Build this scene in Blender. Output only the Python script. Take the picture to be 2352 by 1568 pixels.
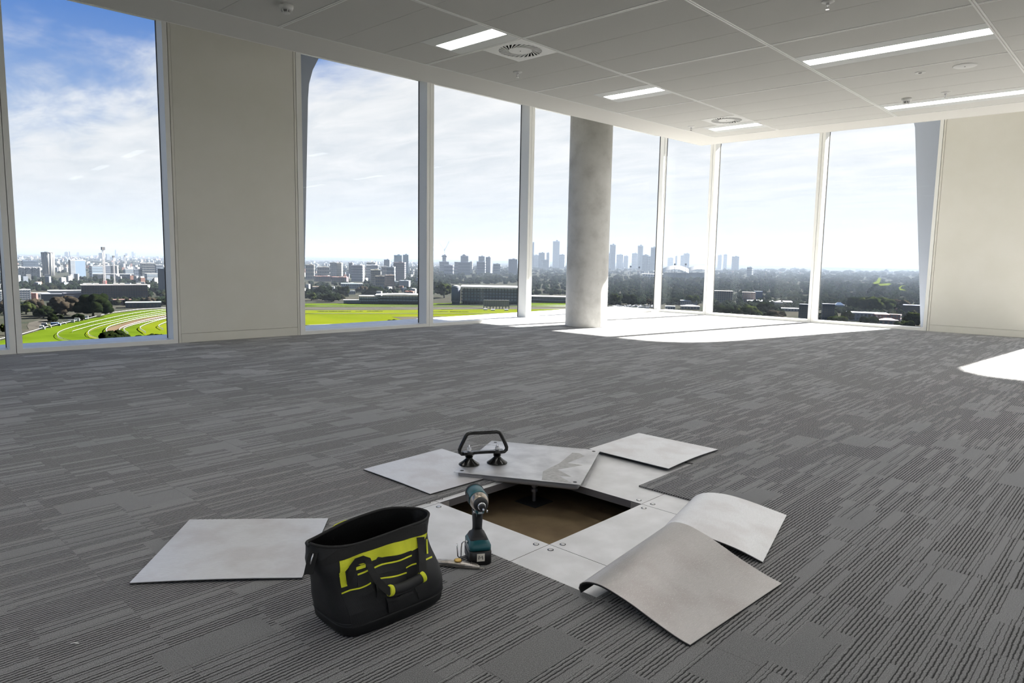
import bpy, bmesh, math, random
import numpy as np
from mathutils import Vector, Matrix

for o in list(bpy.data.objects): bpy.data.objects.remove(o)
SC = bpy.context.scene
COL = SC.collection
rnd = random.Random(7)

# ------------------------------------------------------------------ camera
F_PX = 1609.08
CZ = 1.0065
c_r = Vector((0.68494067, -0.72839064, 0.0174172))
c_u = Vector((0.07267087, 0.09208271, 0.99309603))
c_f = Vector((0.72496567, 0.67894613, -0.11600397))
cam_d = bpy.data.cameras.new('camera'); cam = bpy.data.objects.new('camera', cam_d); COL.objects.link(cam)
cam_d.sensor_width = 36.0; cam_d.sensor_fit = 'HORIZONTAL'; cam_d.lens = F_PX * 36.0 / 2352.0
cam_d.clip_start = 0.05; cam_d.clip_end = 80000
m = Matrix((( c_r.x, c_u.x, -c_f.x, 0), (c_r.y, c_u.y, -c_f.y, 0), (c_r.z, c_u.z, -c_f.z, CZ), (0, 0, 0, 1)))
cam.matrix_world = m
SC.camera = cam

def ray(px, py):
    return (c_r * ((px - 1176) / F_PX) - c_u * ((py - 784) / F_PX) + c_f)
GZ = -60.0
def G(px, py, z=GZ):                      # point of the view ray on a horizontal plane
    d = ray(px, py); t = (z - CZ) / d.z
    return Vector((d.x * t, d.y * t, z))

# ------------------------------------------------------------------ sky, sun, exposure
SUN_TO = Vector((0.986, -0.165, 0.64)).normalized()      # towards the sun
W = bpy.data.worlds.new('sky'); SC.world = W; W.use_nodes = True
nt = W.node_tree; nt.nodes.clear()
def N(tree, t, **k):
    n = tree.nodes.new(t)
    for a, b in k.items():
        if a.startswith('i_'): n.inputs[a[2:].replace('_', ' ')].default_value = b
        else: setattr(n, a, b)
    return n
def Lk(tree, a, b): tree.links.new(a, b)
tc = N(nt, 'ShaderNodeTexCoord'); sep = N(nt, 'ShaderNodeSeparateXYZ'); Lk(nt, tc.outputs['Generated'], sep.inputs[0])
def math_(tree, op, a, b=None, c=None, clamp=False):
    n = N(tree, 'ShaderNodeMath', operation=op, use_clamp=clamp)
    for i, v in enumerate((a, b, c)):
        if v is None: continue
        if isinstance(v, (int, float)): n.inputs[i].default_value = v
        else: Lk(tree, v, n.inputs[i])
    return n.outputs[0]
def ramp(tree, fac, stops, interp='LINEAR'):
    n = N(tree, 'ShaderNodeValToRGB'); cr = n.color_ramp; cr.interpolation = interp
    while len(cr.elements) > 1: cr.elements.remove(cr.elements[-1])
    cr.elements[0].position = stops[0][0]; cr.elements[0].color = (*stops[0][1], 1)
    for p, c in stops[1:]:
        e = cr.elements.new(p); e.color = (*c, 1)
    Lk(tree, fac, n.inputs[0]); return n.outputs[0]
def mixc(tree, fac, a, b):
    n = N(tree, 'ShaderNodeMix', data_type='RGBA')
    for i, v in ((0, fac), (6, a), (7, b)):
        if isinstance(v, (int, float)): n.inputs[i].default_value = v
        elif isinstance(v, tuple): n.inputs[i].default_value = (*v, 1)
        else: Lk(tree, v, n.inputs[i])
    return n.outputs[2]
zc = math_(nt, 'MAXIMUM', sep.outputs[2], 0.0)
den = math_(nt, 'ADD', zc, 0.10)
u = math_(nt, 'DIVIDE', sep.outputs[0], den); v = math_(nt, 'DIVIDE', sep.outputs[1], den)
comb = N(nt, 'ShaderNodeCombineXYZ'); Lk(nt, u, comb.inputs[0]); Lk(nt, v, comb.inputs[1])
mp = N(nt, 'ShaderNodeMapping'); mp.inputs['Rotation'].default_value = (0, 0, 0.35); mp.inputs['Location'].default_value = (3.1, 1.7, 0); mp.inputs['Scale'].default_value = (1.15, 0.55, 1); Lk(nt, comb.outputs[0], mp.inputs[0])
n1 = N(nt, 'ShaderNodeTexNoise', i_Scale=0.95, i_Detail=9.0, i_Roughness=0.62, i_Distortion=0.7); Lk(nt, mp.outputs[0], n1.inputs['Vector'])
n2 = N(nt, 'ShaderNodeTexNoise', i_Scale=3.4, i_Detail=8.0, i_Roughness=0.6, i_Distortion=0.4); Lk(nt, mp.outputs[0], n2.inputs['Vector'])
sdot = N(nt, 'ShaderNodeVectorMath', operation='DOT_PRODUCT'); Lk(nt, tc.outputs['Generated'], sdot.inputs[0]); sdot.inputs[1].default_value = SUN_TO
sd = math_(nt, 'MAXIMUM', sdot.outputs['Value'], 0.0)
cl = math_(nt, 'ADD', math_(nt, 'MULTIPLY', n1.outputs[0], 0.72), math_(nt, 'MULTIPLY', n2.outputs[0], 0.30))
# cirrus cover: thicker towards the horizon and towards the sun
cov = math_(nt, 'ADD', cl, math_(nt, 'ADD', math_(nt, 'MULTIPLY', math_(nt, 'SUBTRACT', 0.235, zc), 2.1), math_(nt, 'SUBTRACT', math_(nt, 'MULTIPLY', sd, 0.60), 0.15)))
cmask = N(nt, 'ShaderNodeMapRange', i_From_Min=0.42, i_From_Max=0.72, interpolation_type='SMOOTHSTEP'); Lk(nt, cov, cmask.inputs[0])
blue = ramp(nt, zc, [(0.0, (0.55, 0.64, 0.76)), (0.12, (0.34, 0.50, 0.78)), (0.30, (0.07, 0.22, 0.64)), (0.55, (0.14, 0.26, 0.54)), (1.0, (0.24, 0.34, 0.52))])
cloud = ramp(nt, n2.outputs[0], [(0.3, (0.72, 0.765, 0.82)), (0.65, (0.95, 0.96, 0.98))])
base = mixc(nt, cmask.outputs[0], blue, cloud)
hz = N(nt, 'ShaderNodeMapRange', i_From_Min=0.0, i_From_Max=0.17, i_To_Min=0.92, i_To_Max=0.0, interpolation_type='SMOOTHSTEP'); Lk(nt, zc, hz.inputs[0])
base = mixc(nt, hz.outputs[0], base, (0.765, 0.785, 0.805))
glow = math_(nt, 'ADD', math_(nt, 'MULTIPLY', math_(nt, 'POWER', sd, 3.0), 0.16), math_(nt, 'MULTIPLY', math_(nt, 'POWER', sd, 40.0), 2.0))
addg = N(nt, 'ShaderNodeVectorMath', operation='ADD'); Lk(nt, base, addg.inputs[0])
gc = N(nt, 'ShaderNodeVectorMath', operation='SCALE'); gc.inputs[0].default_value = (1.0, 0.98, 0.94); Lk(nt, glow, gc.inputs['Scale']); Lk(nt, gc.outputs[0], addg.inputs[1])
bg = N(nt, 'ShaderNodeBackground', i_Strength=0.61); Lk(nt, addg.outputs[0], bg.inputs[0])
wo = N(nt, 'ShaderNodeOutputWorld'); Lk(nt, bg.outputs[0], wo.inputs[0])
W.cycles.sampling_method = 'MANUAL'; W.cycles.sample_map_resolution = 512

sun_d = bpy.data.lights.new('sun', 'SUN'); sun_d.energy = 38.0; sun_d.angle = math.radians(0.9); sun_d.color = (1.0, 0.97, 0.92)
sun = bpy.data.objects.new('sun', sun_d); COL.objects.link(sun)
sun.rotation_euler = SUN_TO.to_track_quat('Z', 'Y').to_euler(); sun.location = (30, -5, 25)

vs = SC.view_settings
SC.display_settings.display_device = 'sRGB'
vs.view_transform = 'Standard'; vs.look = 'None'; vs.gamma = 1.0; vs.use_curve_mapping = False
vs.exposure = 0.75
cy = SC.cycles
cy.max_bounces = 8; cy.diffuse_bounces = 5; cy.glossy_bounces = 3; cy.transmission_bounces = 4; cy.transparent_max_bounces = 10; cy.volume_bounces = 0
cy.sample_clamp_indirect = 5.0; cy.use_denoising = True; cy.caustics_reflective = False; cy.caustics_refractive = False
cy.use_adaptive_sampling = True; cy.adaptive_threshold = 0.02

# ------------------------------------------------------------------ helpers
def s2l(r, g, b):
    f = lambda c: ((c / 255) / 12.92 if c / 255 <= 0.04045 else ((c / 255 + 0.055) / 1.055) ** 2.4)
    return (f(r), f(g), f(b))
_mats = {}
def mat(name, col, rough=0.6, metal=0.0, col2=None, nscale=5.0, bump=0.0, bscale=200.0, spec=0.5, emit=None, estr=0.0, coat=0.0, detail=3.0, ramp_=(0.35, 0.65), stretch=None):
    if name in _mats: return _mats[name]
    M_ = bpy.data.materials.new(name); M_.use_nodes = True; t = M_.node_tree
    b = t.nodes['Principled BSDF']
    b.inputs['Base Color'].default_value = (*col, 1); b.inputs['Roughness'].default_value = rough; b.inputs['Metallic'].default_value = metal
    b.inputs['Specular IOR Level'].default_value = spec
    if coat: b.inputs['Coat Weight'].default_value = coat
    geo = None
    def pos():
        g = N(t, 'ShaderNodeNewGeometry'); o = g.outputs['Position']
        if stretch:
            mm = N(t, 'ShaderNodeMapping'); mm.inputs['Scale'].default_value = stretch; Lk(t, o, mm.inputs[0]); o = mm.outputs[0]
        return o
    p = pos() if (col2 or bump) else None
    if col2:
        n = N(t, 'ShaderNodeTexNoise', i_Scale=nscale, i_Detail=detail); Lk(t, p, n.inputs['Vector'])
        Lk(t, ramp(t, n.outputs[0], [(ramp_[0], col), (ramp_[1], col2)]), b.inputs['Base Color'])
    if bump:
        n = N(t, 'ShaderNodeTexNoise', i_Scale=bscale, i_Detail=2.0); Lk(t, p, n.inputs['Vector'])
        bb = N(t, 'ShaderNodeBump', i_Strength=bump, i_Distance=0.002); Lk(t, n.outputs[0], bb.inputs['Height']); Lk(t, bb.outputs[0], b.inputs['Normal'])
    if emit:
        b.inputs['Emission Color'].default_value = (*emit, 1); b.inputs['Emission Strength'].default_value = estr
    _mats[name] = M_
    return M_

class MB:
    def __init__(s): s.v = []; s.f = []; s.sm = []
    def add(s, vs_, fs, smooth=False):
        o = len(s.v); s.v.extend([tuple(q) for q in vs_]); s.f.extend([tuple(i + o for i in f) for f in fs]); s.sm.extend([smooth] * len(fs)); return s
    def hexa(s, p):                          # 8 points: bottom loop 0-3, top loop 4-7
        return s.add(p, [(3, 2, 1, 0), (4, 5, 6, 7), (0, 1, 5, 4), (1, 2, 6, 5), (2, 3, 7, 6), (3, 0, 4, 7)])
    def box(s, x0, x1, y0, y1, z0, z1):
        return s.hexa([(x0, y0, z0), (x1, y0, z0), (x1, y1, z0), (x0, y1, z0), (x0, y0, z1), (x1, y0, z1), (x1, y1, z1), (x0, y1, z1)])
    def obox(s, c, sx, sy, sz, yaw=0.0, M=None):   # centred box, z from base
        if M is None: M = Matrix.Translation(Vector(c)) @ Matrix.Rotation(yaw, 4, 'Z')
        q = [(-sx / 2, -sy / 2, 0), (sx / 2, -sy / 2, 0), (sx / 2, sy / 2, 0), (-sx / 2, sy / 2, 0)]
        return s.hexa([M @ Vector(a) for a in q] + [M @ Vector((a[0], a[1], sz)) for a in q])
    def fbox(s, fr, s0, s1, d0, d1, z0, z1):
        return s.hexa([fr(s0, d0, z0), fr(s1, d0, z0), fr(s1, d1, z0), fr(s0, d1, z0), fr(s0, d0, z1), fr(s1, d0, z1), fr(s1, d1, z1), fr(s0, d1, z1)])
    def prism(s, poly, z0, z1, smooth=False):
        n = len(poly)
        return s.add([(a[0], a[1], z0) for a in poly] + [(a[0], a[1], z1) for a in poly], [tuple(range(n))[::-1], tuple(range(n, 2 * n))] + [(i, (i + 1) % n, n + (i + 1) % n, n + i) for i in range(n)], smooth)
    def loft(s, loops, caps=(True, True), smooth=True, closed=True):
        n = len(loops[0]); o = []
        for l in loops: o.extend(l)
        fs = []
        for k in range(len(loops) - 1):
            for i in range(n if closed else n - 1):
                j = (i + 1) % n; fs.append((k * n + i, k * n + j, (k + 1) * n + j, (k + 1) * n + i))
        s.add(o, fs, smooth)
        base = len(s.v) - len(o)
        if caps[0]: s.f.append(tuple(base + i for i in range(n))[::-1]); s.sm.append(False)
        if caps[1]: s.f.append(tuple(base + (len(loops) - 1) * n + i for i in range(n))); s.sm.append(False)
        return s
    def lathe(s, prof, c=(0, 0, 0), n=24, M=None, smooth=True, caps=(True, True)):   # prof: (r, z)
        if M is None: M = Matrix.Translation(Vector(c))
        return s.loft([[M @ Vector((r * math.cos(2 * math.pi * i / n), r * math.sin(2 * math.pi * i / n), z)) for i in range(n)] for r, z in prof], caps, smooth)
    def tube(s, path, r, n=8, flat=1.0, smooth=True, closed=False):
        P = [Vector(p) for p in path]; K = len(P); rs = r if isinstance(r, (list, tuple)) else [r] * K
        loops = []; up = None
        for k in range(K):
            if closed: t = (P[(k + 1) % K] - P[k - 1]).normalized()
            else: t = (P[min(k + 1, K - 1)] - P[max(k - 1, 0)]).normalized()
            if up is None:
                up = Vector((0, 0, 1)) if abs(t.z) < 0.9 else Vector((1, 0, 0))
            a = t.cross(up).normalized(); b = a.cross(t).normalized(); up = b
            loops.append([P[k] + a * (rs[k] * math.cos(2 * math.pi * i / n)) + b * (rs[k] * flat * math.sin(2 * math.pi * i / n)) for i in range(n)])
        if closed: loops.append(loops[0]); return s.loft(loops, (False, False), smooth)
        return s.loft(loops, (True, True), smooth)
    def ribbon(s, path, w, th):              # strap: path points, per-point width dir, thickness dir
        loops = []
        for p, wd, td in path:
            p = Vector(p); wd = Vector(wd) * w / 2; td = Vector(td) * th / 2
            loops.append([p - wd - td, p + wd - td, p + wd + td, p - wd + td])
        return s.loft(loops, (True, True), False)
    def mesh(s, name, off=(0, 0, 0)):
        me = bpy.data.meshes.new(name); off = Vector(off)
        me.from_pydata([(a[0] - off.x, a[1] - off.y, a[2] - off.z) for a in s.v], [], s.f)
        me.polygons.foreach_set('use_smooth', s.sm); me.update()
        return me

def link(name, me, m_, parent=None, loc=(0, 0, 0)):
    o = bpy.data.objects.new(name, me); COL.objects.link(o)
    if m_ is not None and not me.materials:
        me.materials.append(m_)
    if parent is not None: o.parent = parent
    else: o.location = loc
    return o
def wloc(o):
    v = Vector((0, 0, 0))
    while o is not None: v += Vector(o.location); o = o.parent
    return v
def part(name, mb, m_, parent, label=None, stuff=False, bev=0.0):
    o = link(name, mb.mesh(name, wloc(parent)), m_, parent)
    if label: o['label'] = label
    if stuff: o['kind'] = 'stuff'
    if bev:
        b = o.modifiers.new('bevel', 'BEVEL'); b.width = bev; b.segments = 2; b.limit_method = 'ANGLE'; b.angle_limit = math.radians(35)
    return o
def empty(name, loc, label, cat, group=None):
    o = bpy.data.objects.new(name, None); COL.objects.link(o); o.location = loc; o.empty_display_size = 0.1
    o['label'] = label; o['category'] = cat
    if group: o['group'] = group
    return o
def thing(name, mb, m_, loc, label, cat, group=None, stuff=False, bev=0.0):
    o = link(name, mb.mesh(name, loc), m_, None, loc); o['label'] = label; o['category'] = cat
    if group: o['group'] = group
    if stuff: o['kind'] = 'stuff'
    if bev:
        b = o.modifiers.new('bevel', 'BEVEL'); b.width = bev; b.segments = 2; b.limit_method = 'ANGLE'; b.angle_limit = math.radians(35)
    return o
def struct(name, mb, m_, parent=None, loc=(0, 0, 0)):
    if parent is not None: return part(name, mb, m_, parent)
    o = link(name, mb.mesh(name, loc), m_, None, loc); o['kind'] = 'structure'; return o

# ------------------------------------------------------------------ materials
M_wall = mat('wall_paint', s2l(227, 225, 216), 0.75, col2=s2l(224, 222, 212), nscale=3, bump=0.15, bscale=500)
M_frame = mat('frame_paint', s2l(242, 242, 238), 0.45, spec=0.4)
M_sill = mat('sill_metal', s2l(205, 203, 198), 0.35, metal=0.0)
M_gask = mat('gasket', (0.03, 0.032, 0.035), 0.6)
M_plaster = mat('bulkhead_plaster', s2l(236, 234, 228), 0.85)
M_tile = mat('mineral_tile', s2l(228, 227, 222), 0.95, col2=s2l(219, 218, 213), nscale=700, detail=1.0, spec=0.1)
M_tbar = mat('grid_white', s2l(250, 250, 247), 0.4)
M_dark = mat('void_dark', (0.02, 0.02, 0.02), 0.9)
M_white = mat('white_metal', s2l(238, 238, 235), 0.4)
M_exo = mat('outer_frame_cladding', s2l(188, 196, 212), 0.45)
M_chrome = mat('chrome', (0.75, 0.75, 0.77), 0.22, metal=1.0)
M_steel = mat('galvanised_steel', (0.76, 0.76, 0.78), 0.36, metal=0.7, col2=(0.55, 0.55, 0.57), nscale=9, bump=0.25, bscale=420)

def glass_mat():
    M_ = bpy.data.materials.new('window_glass'); M_.use_nodes = True; t = M_.node_tree; t.nodes.clear()
    tr = N(t, 'ShaderNodeBsdfTransparent'); tr.inputs[0].default_value = (0.93, 0.93, 0.92, 1)
    gl = N(t, 'ShaderNodeBsdfGlossy', i_Roughness=0.0); gl.inputs[0].default_value = (0.8, 0.9, 0.9, 1)
    fr = N(t, 'ShaderNodeFresnel', i_IOR=1.45)
    f2 = math_(t, 'MULTIPLY', fr.outputs[0], 0.18, clamp=True)
    mx = N(t, 'ShaderNodeMixShader'); Lk(t, f2, mx.inputs[0]); Lk(t, tr.outputs[0], mx.inputs[1]); Lk(t, gl.outputs[0], mx.inputs[2])
    out = N(t, 'ShaderNodeOutputMaterial'); Lk(t, mx.outputs[0], out.inputs[0]); return M_
M_glass = glass_mat()

def carpet_mat():
    M_ = bpy.data.materials.new('ribbed_carpet'); M_.use_nodes = True; t = M_.node_tree; b = t.nodes['Principled BSDF']
    g = N(t, 'ShaderNodeNewGeometry'); sp = N(t, 'ShaderNodeSeparateXYZ'); Lk(t, g.outputs['Position'], sp.inputs[0])
    X, Y = sp.outputs[0], sp.outputs[1]
    pitch = 0.0118
    wob = N(t, 'ShaderNodeTexNoise', i_Scale=55.0, i_Detail=1.0); Lk(t, g.outputs['Position'], wob.inputs['Vector'])
    Yw = math_(t, 'ADD', Y, math_(t, 'MULTIPLY', math_(t, 'SUBTRACT', wob.outputs[0], 0.5), 0.006))
    row = math_(t, 'DIVIDE', Yw, pitch); ri = math_(t, 'FLOOR', row); rf = math_(t, 'FRACT', row)
    # blocks: quarter-tile bands with their own offset along x
    band = math_(t, 'FLOOR', math_(t, 'DIVIDE', math_(t, 'ADD', Y, 0.085), 0.125))
    wn0 = N(t, 'ShaderNodeTexWhiteNoise', noise_dimensions='1D'); Lk(t, band, wn0.inputs['W'])
    tx = math_(t, 'FLOOR', math_(t, 'DIVIDE', math_(t, 'ADD', X, 0.10), 0.25))
    bx = math_(t, 'FLOOR', math_(t, 'DIVIDE', math_(t, 'ADD', X, math_(t, 'MULTIPLY', wn0.outputs[0], 0.5)), 0.28))
    cv = N(t, 'ShaderNodeCombineXYZ'); Lk(t, bx, cv.inputs[0]); Lk(t, band, cv.inputs[1])
    wnb = N(t, 'ShaderNodeTexWhiteNoise', noise_dimensions='3D'); Lk(t, cv.outputs[0], wnb.inputs['Vector'])
    cr = N(t, 'ShaderNodeCombineXYZ'); Lk(t, tx, cr.inputs[0]); Lk(t, ri, cr.inputs[1]); cr.inputs[2].default_value = 3.3
    wnr = N(t, 'ShaderNodeTexWhiteNoise', noise_dimensions='3D'); Lk(t, cr.outputs[0], wnr.inputs['Vector'])
    # groove probability per block: some blocks plain, most ribbed
    prob = ramp(t, wnb.outputs[0], [(0.0, (0.06,) * 3), (0.11, (0.12,) * 3), (0.15, (0.5,) * 3), (0.5, (0.72,) * 3), (1.0, (0.97,) * 3)])
    on = math_(t, 'LESS_THAN', wnr.outputs[0], prob)
    prof = math_(t, 'SMOOTH_MIN', math_(t, 'MULTIPLY', rf, 3.2), math_(t, 'MULTIPLY', math_(t, 'SUBTRACT', 1.0, rf), 3.2), 0.3)
    prof = math_(t, 'MINIMUM', math_(t, 'MAXIMUM', prof, 0.0), 1.0)
    groove = math_(t, 'MULTIPLY', math_(t, 'SUBTRACT', 1.0, prof), on)          # 1 = deep groove
    yarn = N(t, 'ShaderNodeTexNoise', i_Scale=360.0, i_Detail=3.0, i_Roughness=0.75); Lk(t, g.outputs['Position'], yarn.inputs['Vector'])
    big = N(t, 'ShaderNodeTexNoise', i_Scale=1.1, i_Detail=3.0); Lk(t, g.outputs['Position'], big.inputs['Vector'])
    yc = ramp(t, yarn.outputs[0], [(0.36, (0.022, 0.022, 0.023)), (0.64, (0.310, 0.308, 0.308))])
    tint = N(t, 'ShaderNodeMix', data_type='RGBA', blend_type='MULTIPLY'); tint.inputs[0].default_value = 1.0
    Lk(t, yc, tint.inputs[6]); Lk(t, ramp(t, big.outputs[0], [(0.3, (0.86, 0.86, 0.87)), (0.7, (1.08, 1.07, 1.05))]), tint.inputs[7])
    pl = N(t, 'ShaderNodeMix', data_type='RGBA', blend_type='MULTIPLY'); pl.inputs[0].default_value = 1.0; Lk(t, tint.outputs[2], pl.inputs[6]); Lk(t, ramp(t, prob, [(0.1, (0.80,) * 3), (0.5, (1.0,) * 3)]), pl.inputs[7])
    dk = mixc(t, math_(t, 'MULTIPLY', groove, 0.93), pl.outputs[2], (0.012, 0.012, 0.013))
    Lk(t, dk, b.inputs['Base Color'])
    b.inputs['Roughness'].default_value = 0.95; b.inputs['Specular IOR Level'].default_value = 0.1
    Lk(t, math_(t, 'MULTIPLY', math_(t, 'SUBTRACT', 1.0, groove), 0.8), b.inputs['Sheen Weight']); b.inputs['Sheen Roughness'].default_value = 0.4
    hgt = math_(t, 'ADD', math_(t, 'MULTIPLY', groove, -1.0), math_(t, 'MULTIPLY', yarn.outputs[0], 0.5))
    bp = N(t, 'ShaderNodeBump', i_Strength=0.9, i_Distance=0.004); Lk(t, hgt, bp.inputs['Height']); Lk(t, bp.outputs[0], b.inputs['Normal'])
    return M_
M_carpet = carpet_mat()
M_cedge = mat('carpet_edge', (0.015, 0.015, 0.015), 0.9)
def backing_mat(name, tone, shine):
    M_ = bpy.data.materials.new(name); M_.use_nodes = True; t = M_.node_tree; b = t.nodes['Principled BSDF']
    tcn = N(t, 'ShaderNodeTexCoord')
    wv = N(t, 'ShaderNodeTexNoise', i_Scale=1.0, i_Detail=2.0); mp_ = N(t, 'ShaderNodeMapping'); mp_.inputs['Scale'].default_value = (60, 700, 60); Lk(t, tcn.outputs['Object'], mp_.inputs[0]); Lk(t, mp_.outputs[0], wv.inputs['Vector'])
    sp_ = N(t, 'ShaderNodeTexNoise', i_Scale=340.0, i_Detail=2.0); Lk(t, tcn.outputs['Object'], sp_.inputs['Vector'])
    pt = N(t, 'ShaderNodeTexNoise', i_Scale=6.0, i_Detail=3.0); Lk(t, tcn.outputs['Object'], pt.inputs['Vector'])
    c1 = ramp(t, wv.outputs[0], [(0.3, tuple(a * 0.86 for a in tone)), (0.7, tone)])
    c2 = mixc(t, math_(t, 'MULTIPLY', ramp(t, pt.outputs[0], [(0.45, (0,) * 3), (0.62, (1,) * 3)]), 0.35), c1, tuple(a * b_ for a, b_ in zip(tone, (0.62, 0.55, 0.53))))
    fl = ramp(t, sp_.outputs[0], [(0.62, (0,) * 3), (0.70, (1,) * 3)])
    c3 = mixc(t, math_(t, 'MULTIPLY', math_(t, 'MULTIPLY', fl, pt.outputs[0]), 0.6), c2, (0.80, 0.80, 0.80))
    Lk(t, c3, b.inputs['Base Color']); b.inputs['Roughness'].default_value = 0.36 if shine is True else 0.30
    b.inputs['Specular IOR Level'].default_value = 0.8; b.inputs['Metallic'].default_value = 0.25 if shine is True else 0.55
    bp = N(t, 'ShaderNodeBump', i_Strength=0.25, i_Distance=0.0015); Lk(t, math_(t, 'ADD', sp_.outputs[0], wv.outputs[0]), bp.inputs['Height']); Lk(t, bp.outputs[0], b.inputs['Normal'])
    return M_
M_back = backing_mat('carpet_backing', (0.78, 0.78, 0.80), True)
M_back2 = backing_mat('carpet_backing_brown', (0.42, 0.402, 0.395), 2)  # darker, browner and more metallic version of the backing
# ------------------------------------------------------------------ room frame
CEI = 2.869
aL = -0.0535; YL = 8.3145
tL = Vector((math.cos(aL), math.sin(aL), 0)); nL = Vector((-math.sin(aL), math.cos(aL), 0))
def FL(s, d, z): return tL * s + nL * (YL + d) + Vector((0, 0, z))
aR = 0.0046; XR = 12.5595
def FR(y, d, z): return Vector(((XR + d - y * math.sin(aR)) / math.cos(aR), y, z))
def soff(x): return 6.246 - 0.0535 * x         # outer edge of bulkhead, left
def inn(x): return 5.718 - 0.0535 * x          # inner edge of bulkhead, left
XS, XI = 10.413, 9.862                         # same on the right
HEAD = 3.53; TOP = 3.66
cornS = 12.152                                  # corner along the left facade

# ------------------------------------------------------------------ floor
# sub-floor slab, void walls
struct('floor', MB().box(-7, 13.2, -9, 9.2, -0.42, -0.15), mat('subfloor_concrete', (0.115, 0.08, 0.045), 0.95, col2=(0.22, 0.16, 0.09), nscale=5, detail=6, bump=0.4, bscale=60, ramp_=(0.3, 0.7)))
floor = bpy.data.objects['floor']
T7 = 0.007
HX, HY = 1.865, 1.545
M_panel = mat('floor_panel_steel', (0.80, 0.80, 0.82), 0.42, metal=0.25, col2=(0.68, 0.68, 0.69), nscale=7, bump=0.35, bscale=330, detail=5)
M_panel_side = mat('floor_panel_side', (0.11, 0.105, 0.11), 0.6)
def panel_mesh():
    mb = MB(); g = 0.0012
    mb.box(g, 0.6 - g, g, 0.6 - g, -0.0385, -T7)
    return mb
pm = panel_mesh().mesh('floor_panel', (0, 0, 0)); pm.materials.append(M_panel); pm.materials.append(M_panel_side)
for p_ in pm.polygons:
    if abs(p_.normal.z) < 0.5: p_.material_index = 1
screw_m = None
def screw_mesh():
    mb = MB(); mb.lathe([(0.0085, 0), (0.0085, 0.0012), (0.006, 0.0026), (0.0032, 0.0018)], n=14); return mb.mesh('screw')
screw_m = screw_mesh(); screw_m.materials.append(M_chrome)
bolt_hole = MB().lathe([(0.0115, 0.0002), (0.0115, 0.0006)], n=16).mesh('screw_recess'); bolt_hole.materials.append(M_gask)
for i in range(-3, 4):
    for j in range(-4, 4):
        if i == 0 and j == 0: continue
        if (i < -2) or (j < -3): continue
        o = link('floor_panel', pm, None, floor); o.location = (HX + 0.6 * i, HY + 0.6 * j, 0)
        near = -1 <= i <= 1 and -1 <= j <= 1
        if near:
            for cx_, cy_ in ((0.034, 0.034), (0.566, 0.034), (0.034, 0.566), (0.566, 0.566)):
                s_ = link('screw', screw_m, None, o); s_.location = (cx_, cy_, -T7)
                h_ = link('screw_recess', bolt_hole, None, o); h_.location = (cx_, cy_, -T7)
# rest of raised floor under the carpet (one deck beyond the modelled panels)
dk = MB(); X0, X1, Y0, Y1 = HX - 1.2, HX + 2.4, HY - 1.8, HY + 2.4
for a in ((-7, X0, -9, 9.2), (X1, 13.2, -9, 9.2), (X0, X1, -9, Y0), (X0, X1, Y1, 9.2)):
    dk.box(a[0], a[1], a[2], a[3], -0.0385, -T7)
part('floor_deck', dk, M_panel, floor)
# stringers seen at the hole rim: brackets with a bolt hole
M_brk = mat('bracket_steel', (0.42, 0.42, 0.43), 0.4, metal=0.7)
for (cx_, cy_) in ((HX, HY), (HX + 0.6, HY), (HX, HY + 0.6), (HX + 0.6, HY + 0.6)):
    sx = 1 if cx_ == HX else -1; sy = 1 if cy_ == HY else -1
    pr = empty('floor_pedestal', (cx_, cy_, -0.15), {(1, 1): 'steel floor pedestal at the near corner of the open floor void', (-1, 1): 'steel floor pedestal at the right corner of the open floor void', (1, -1): 'steel floor pedestal at the left corner of the open void behind the drill', (-1, -1): 'threaded steel floor pedestal standing at the back of the open floor void'}[(sx, sy)], 'pedestal')
    part('head_plate', MB().box(cx_ - 0.045, cx_ + 0.045, cy_ - 0.045, cy_ + 0.045, -0.0435, -0.0387), M_brk, pr)
    lip = MB(); lip.box(cx_ + sx * 0.0022 if sx > 0 else cx_ - 0.05, cx_ + 0.05 if sx > 0 else cx_ - 0.0022, cy_ + sy * 0.002 if sy > 0 else cy_ - 0.004, cy_ + 0.004 if sy > 0 else cy_ - 0.002, -0.0386, -0.010)
    lip.box(cx_ + sx * 0.002 if sx > 0 else cx_ - 0.004, cx_ + 0.004 if sx > 0 else cx_ - 0.002, cy_ + 0.0045 if sy > 0 else cy_ - 0.05, cy_ + 0.05 if sy > 0 else cy_ - 0.0045, -0.0386, -0.010)
    part('bracket_lip', lip, M_brk, pr)
    part('threaded_rod', MB().lathe([(0.009, 0)] + [(0.009 + 0.0012 * (k % 2), 0.004 + k * 0.0035) for k in range(26)] + [(0.009, 0.105)], (cx_, cy_, -0.148), 14), M_brk, pr)
    part('nut', MB().lathe([(0.017, -0.098 + 0.0), (0.017, -0.085)], (cx_, cy_, 0), 6, smooth=False).lathe([(0.017, -0.074), (0.017, -0.062)], (cx_, cy_, 0), 6, smooth=False), M_brk, pr)
    part('base_plate', MB().obox((cx_, cy_, -0.1498), 0.13, 0.13, 0.004, 0.0), M_gask, pr, bev=0.001)

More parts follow.
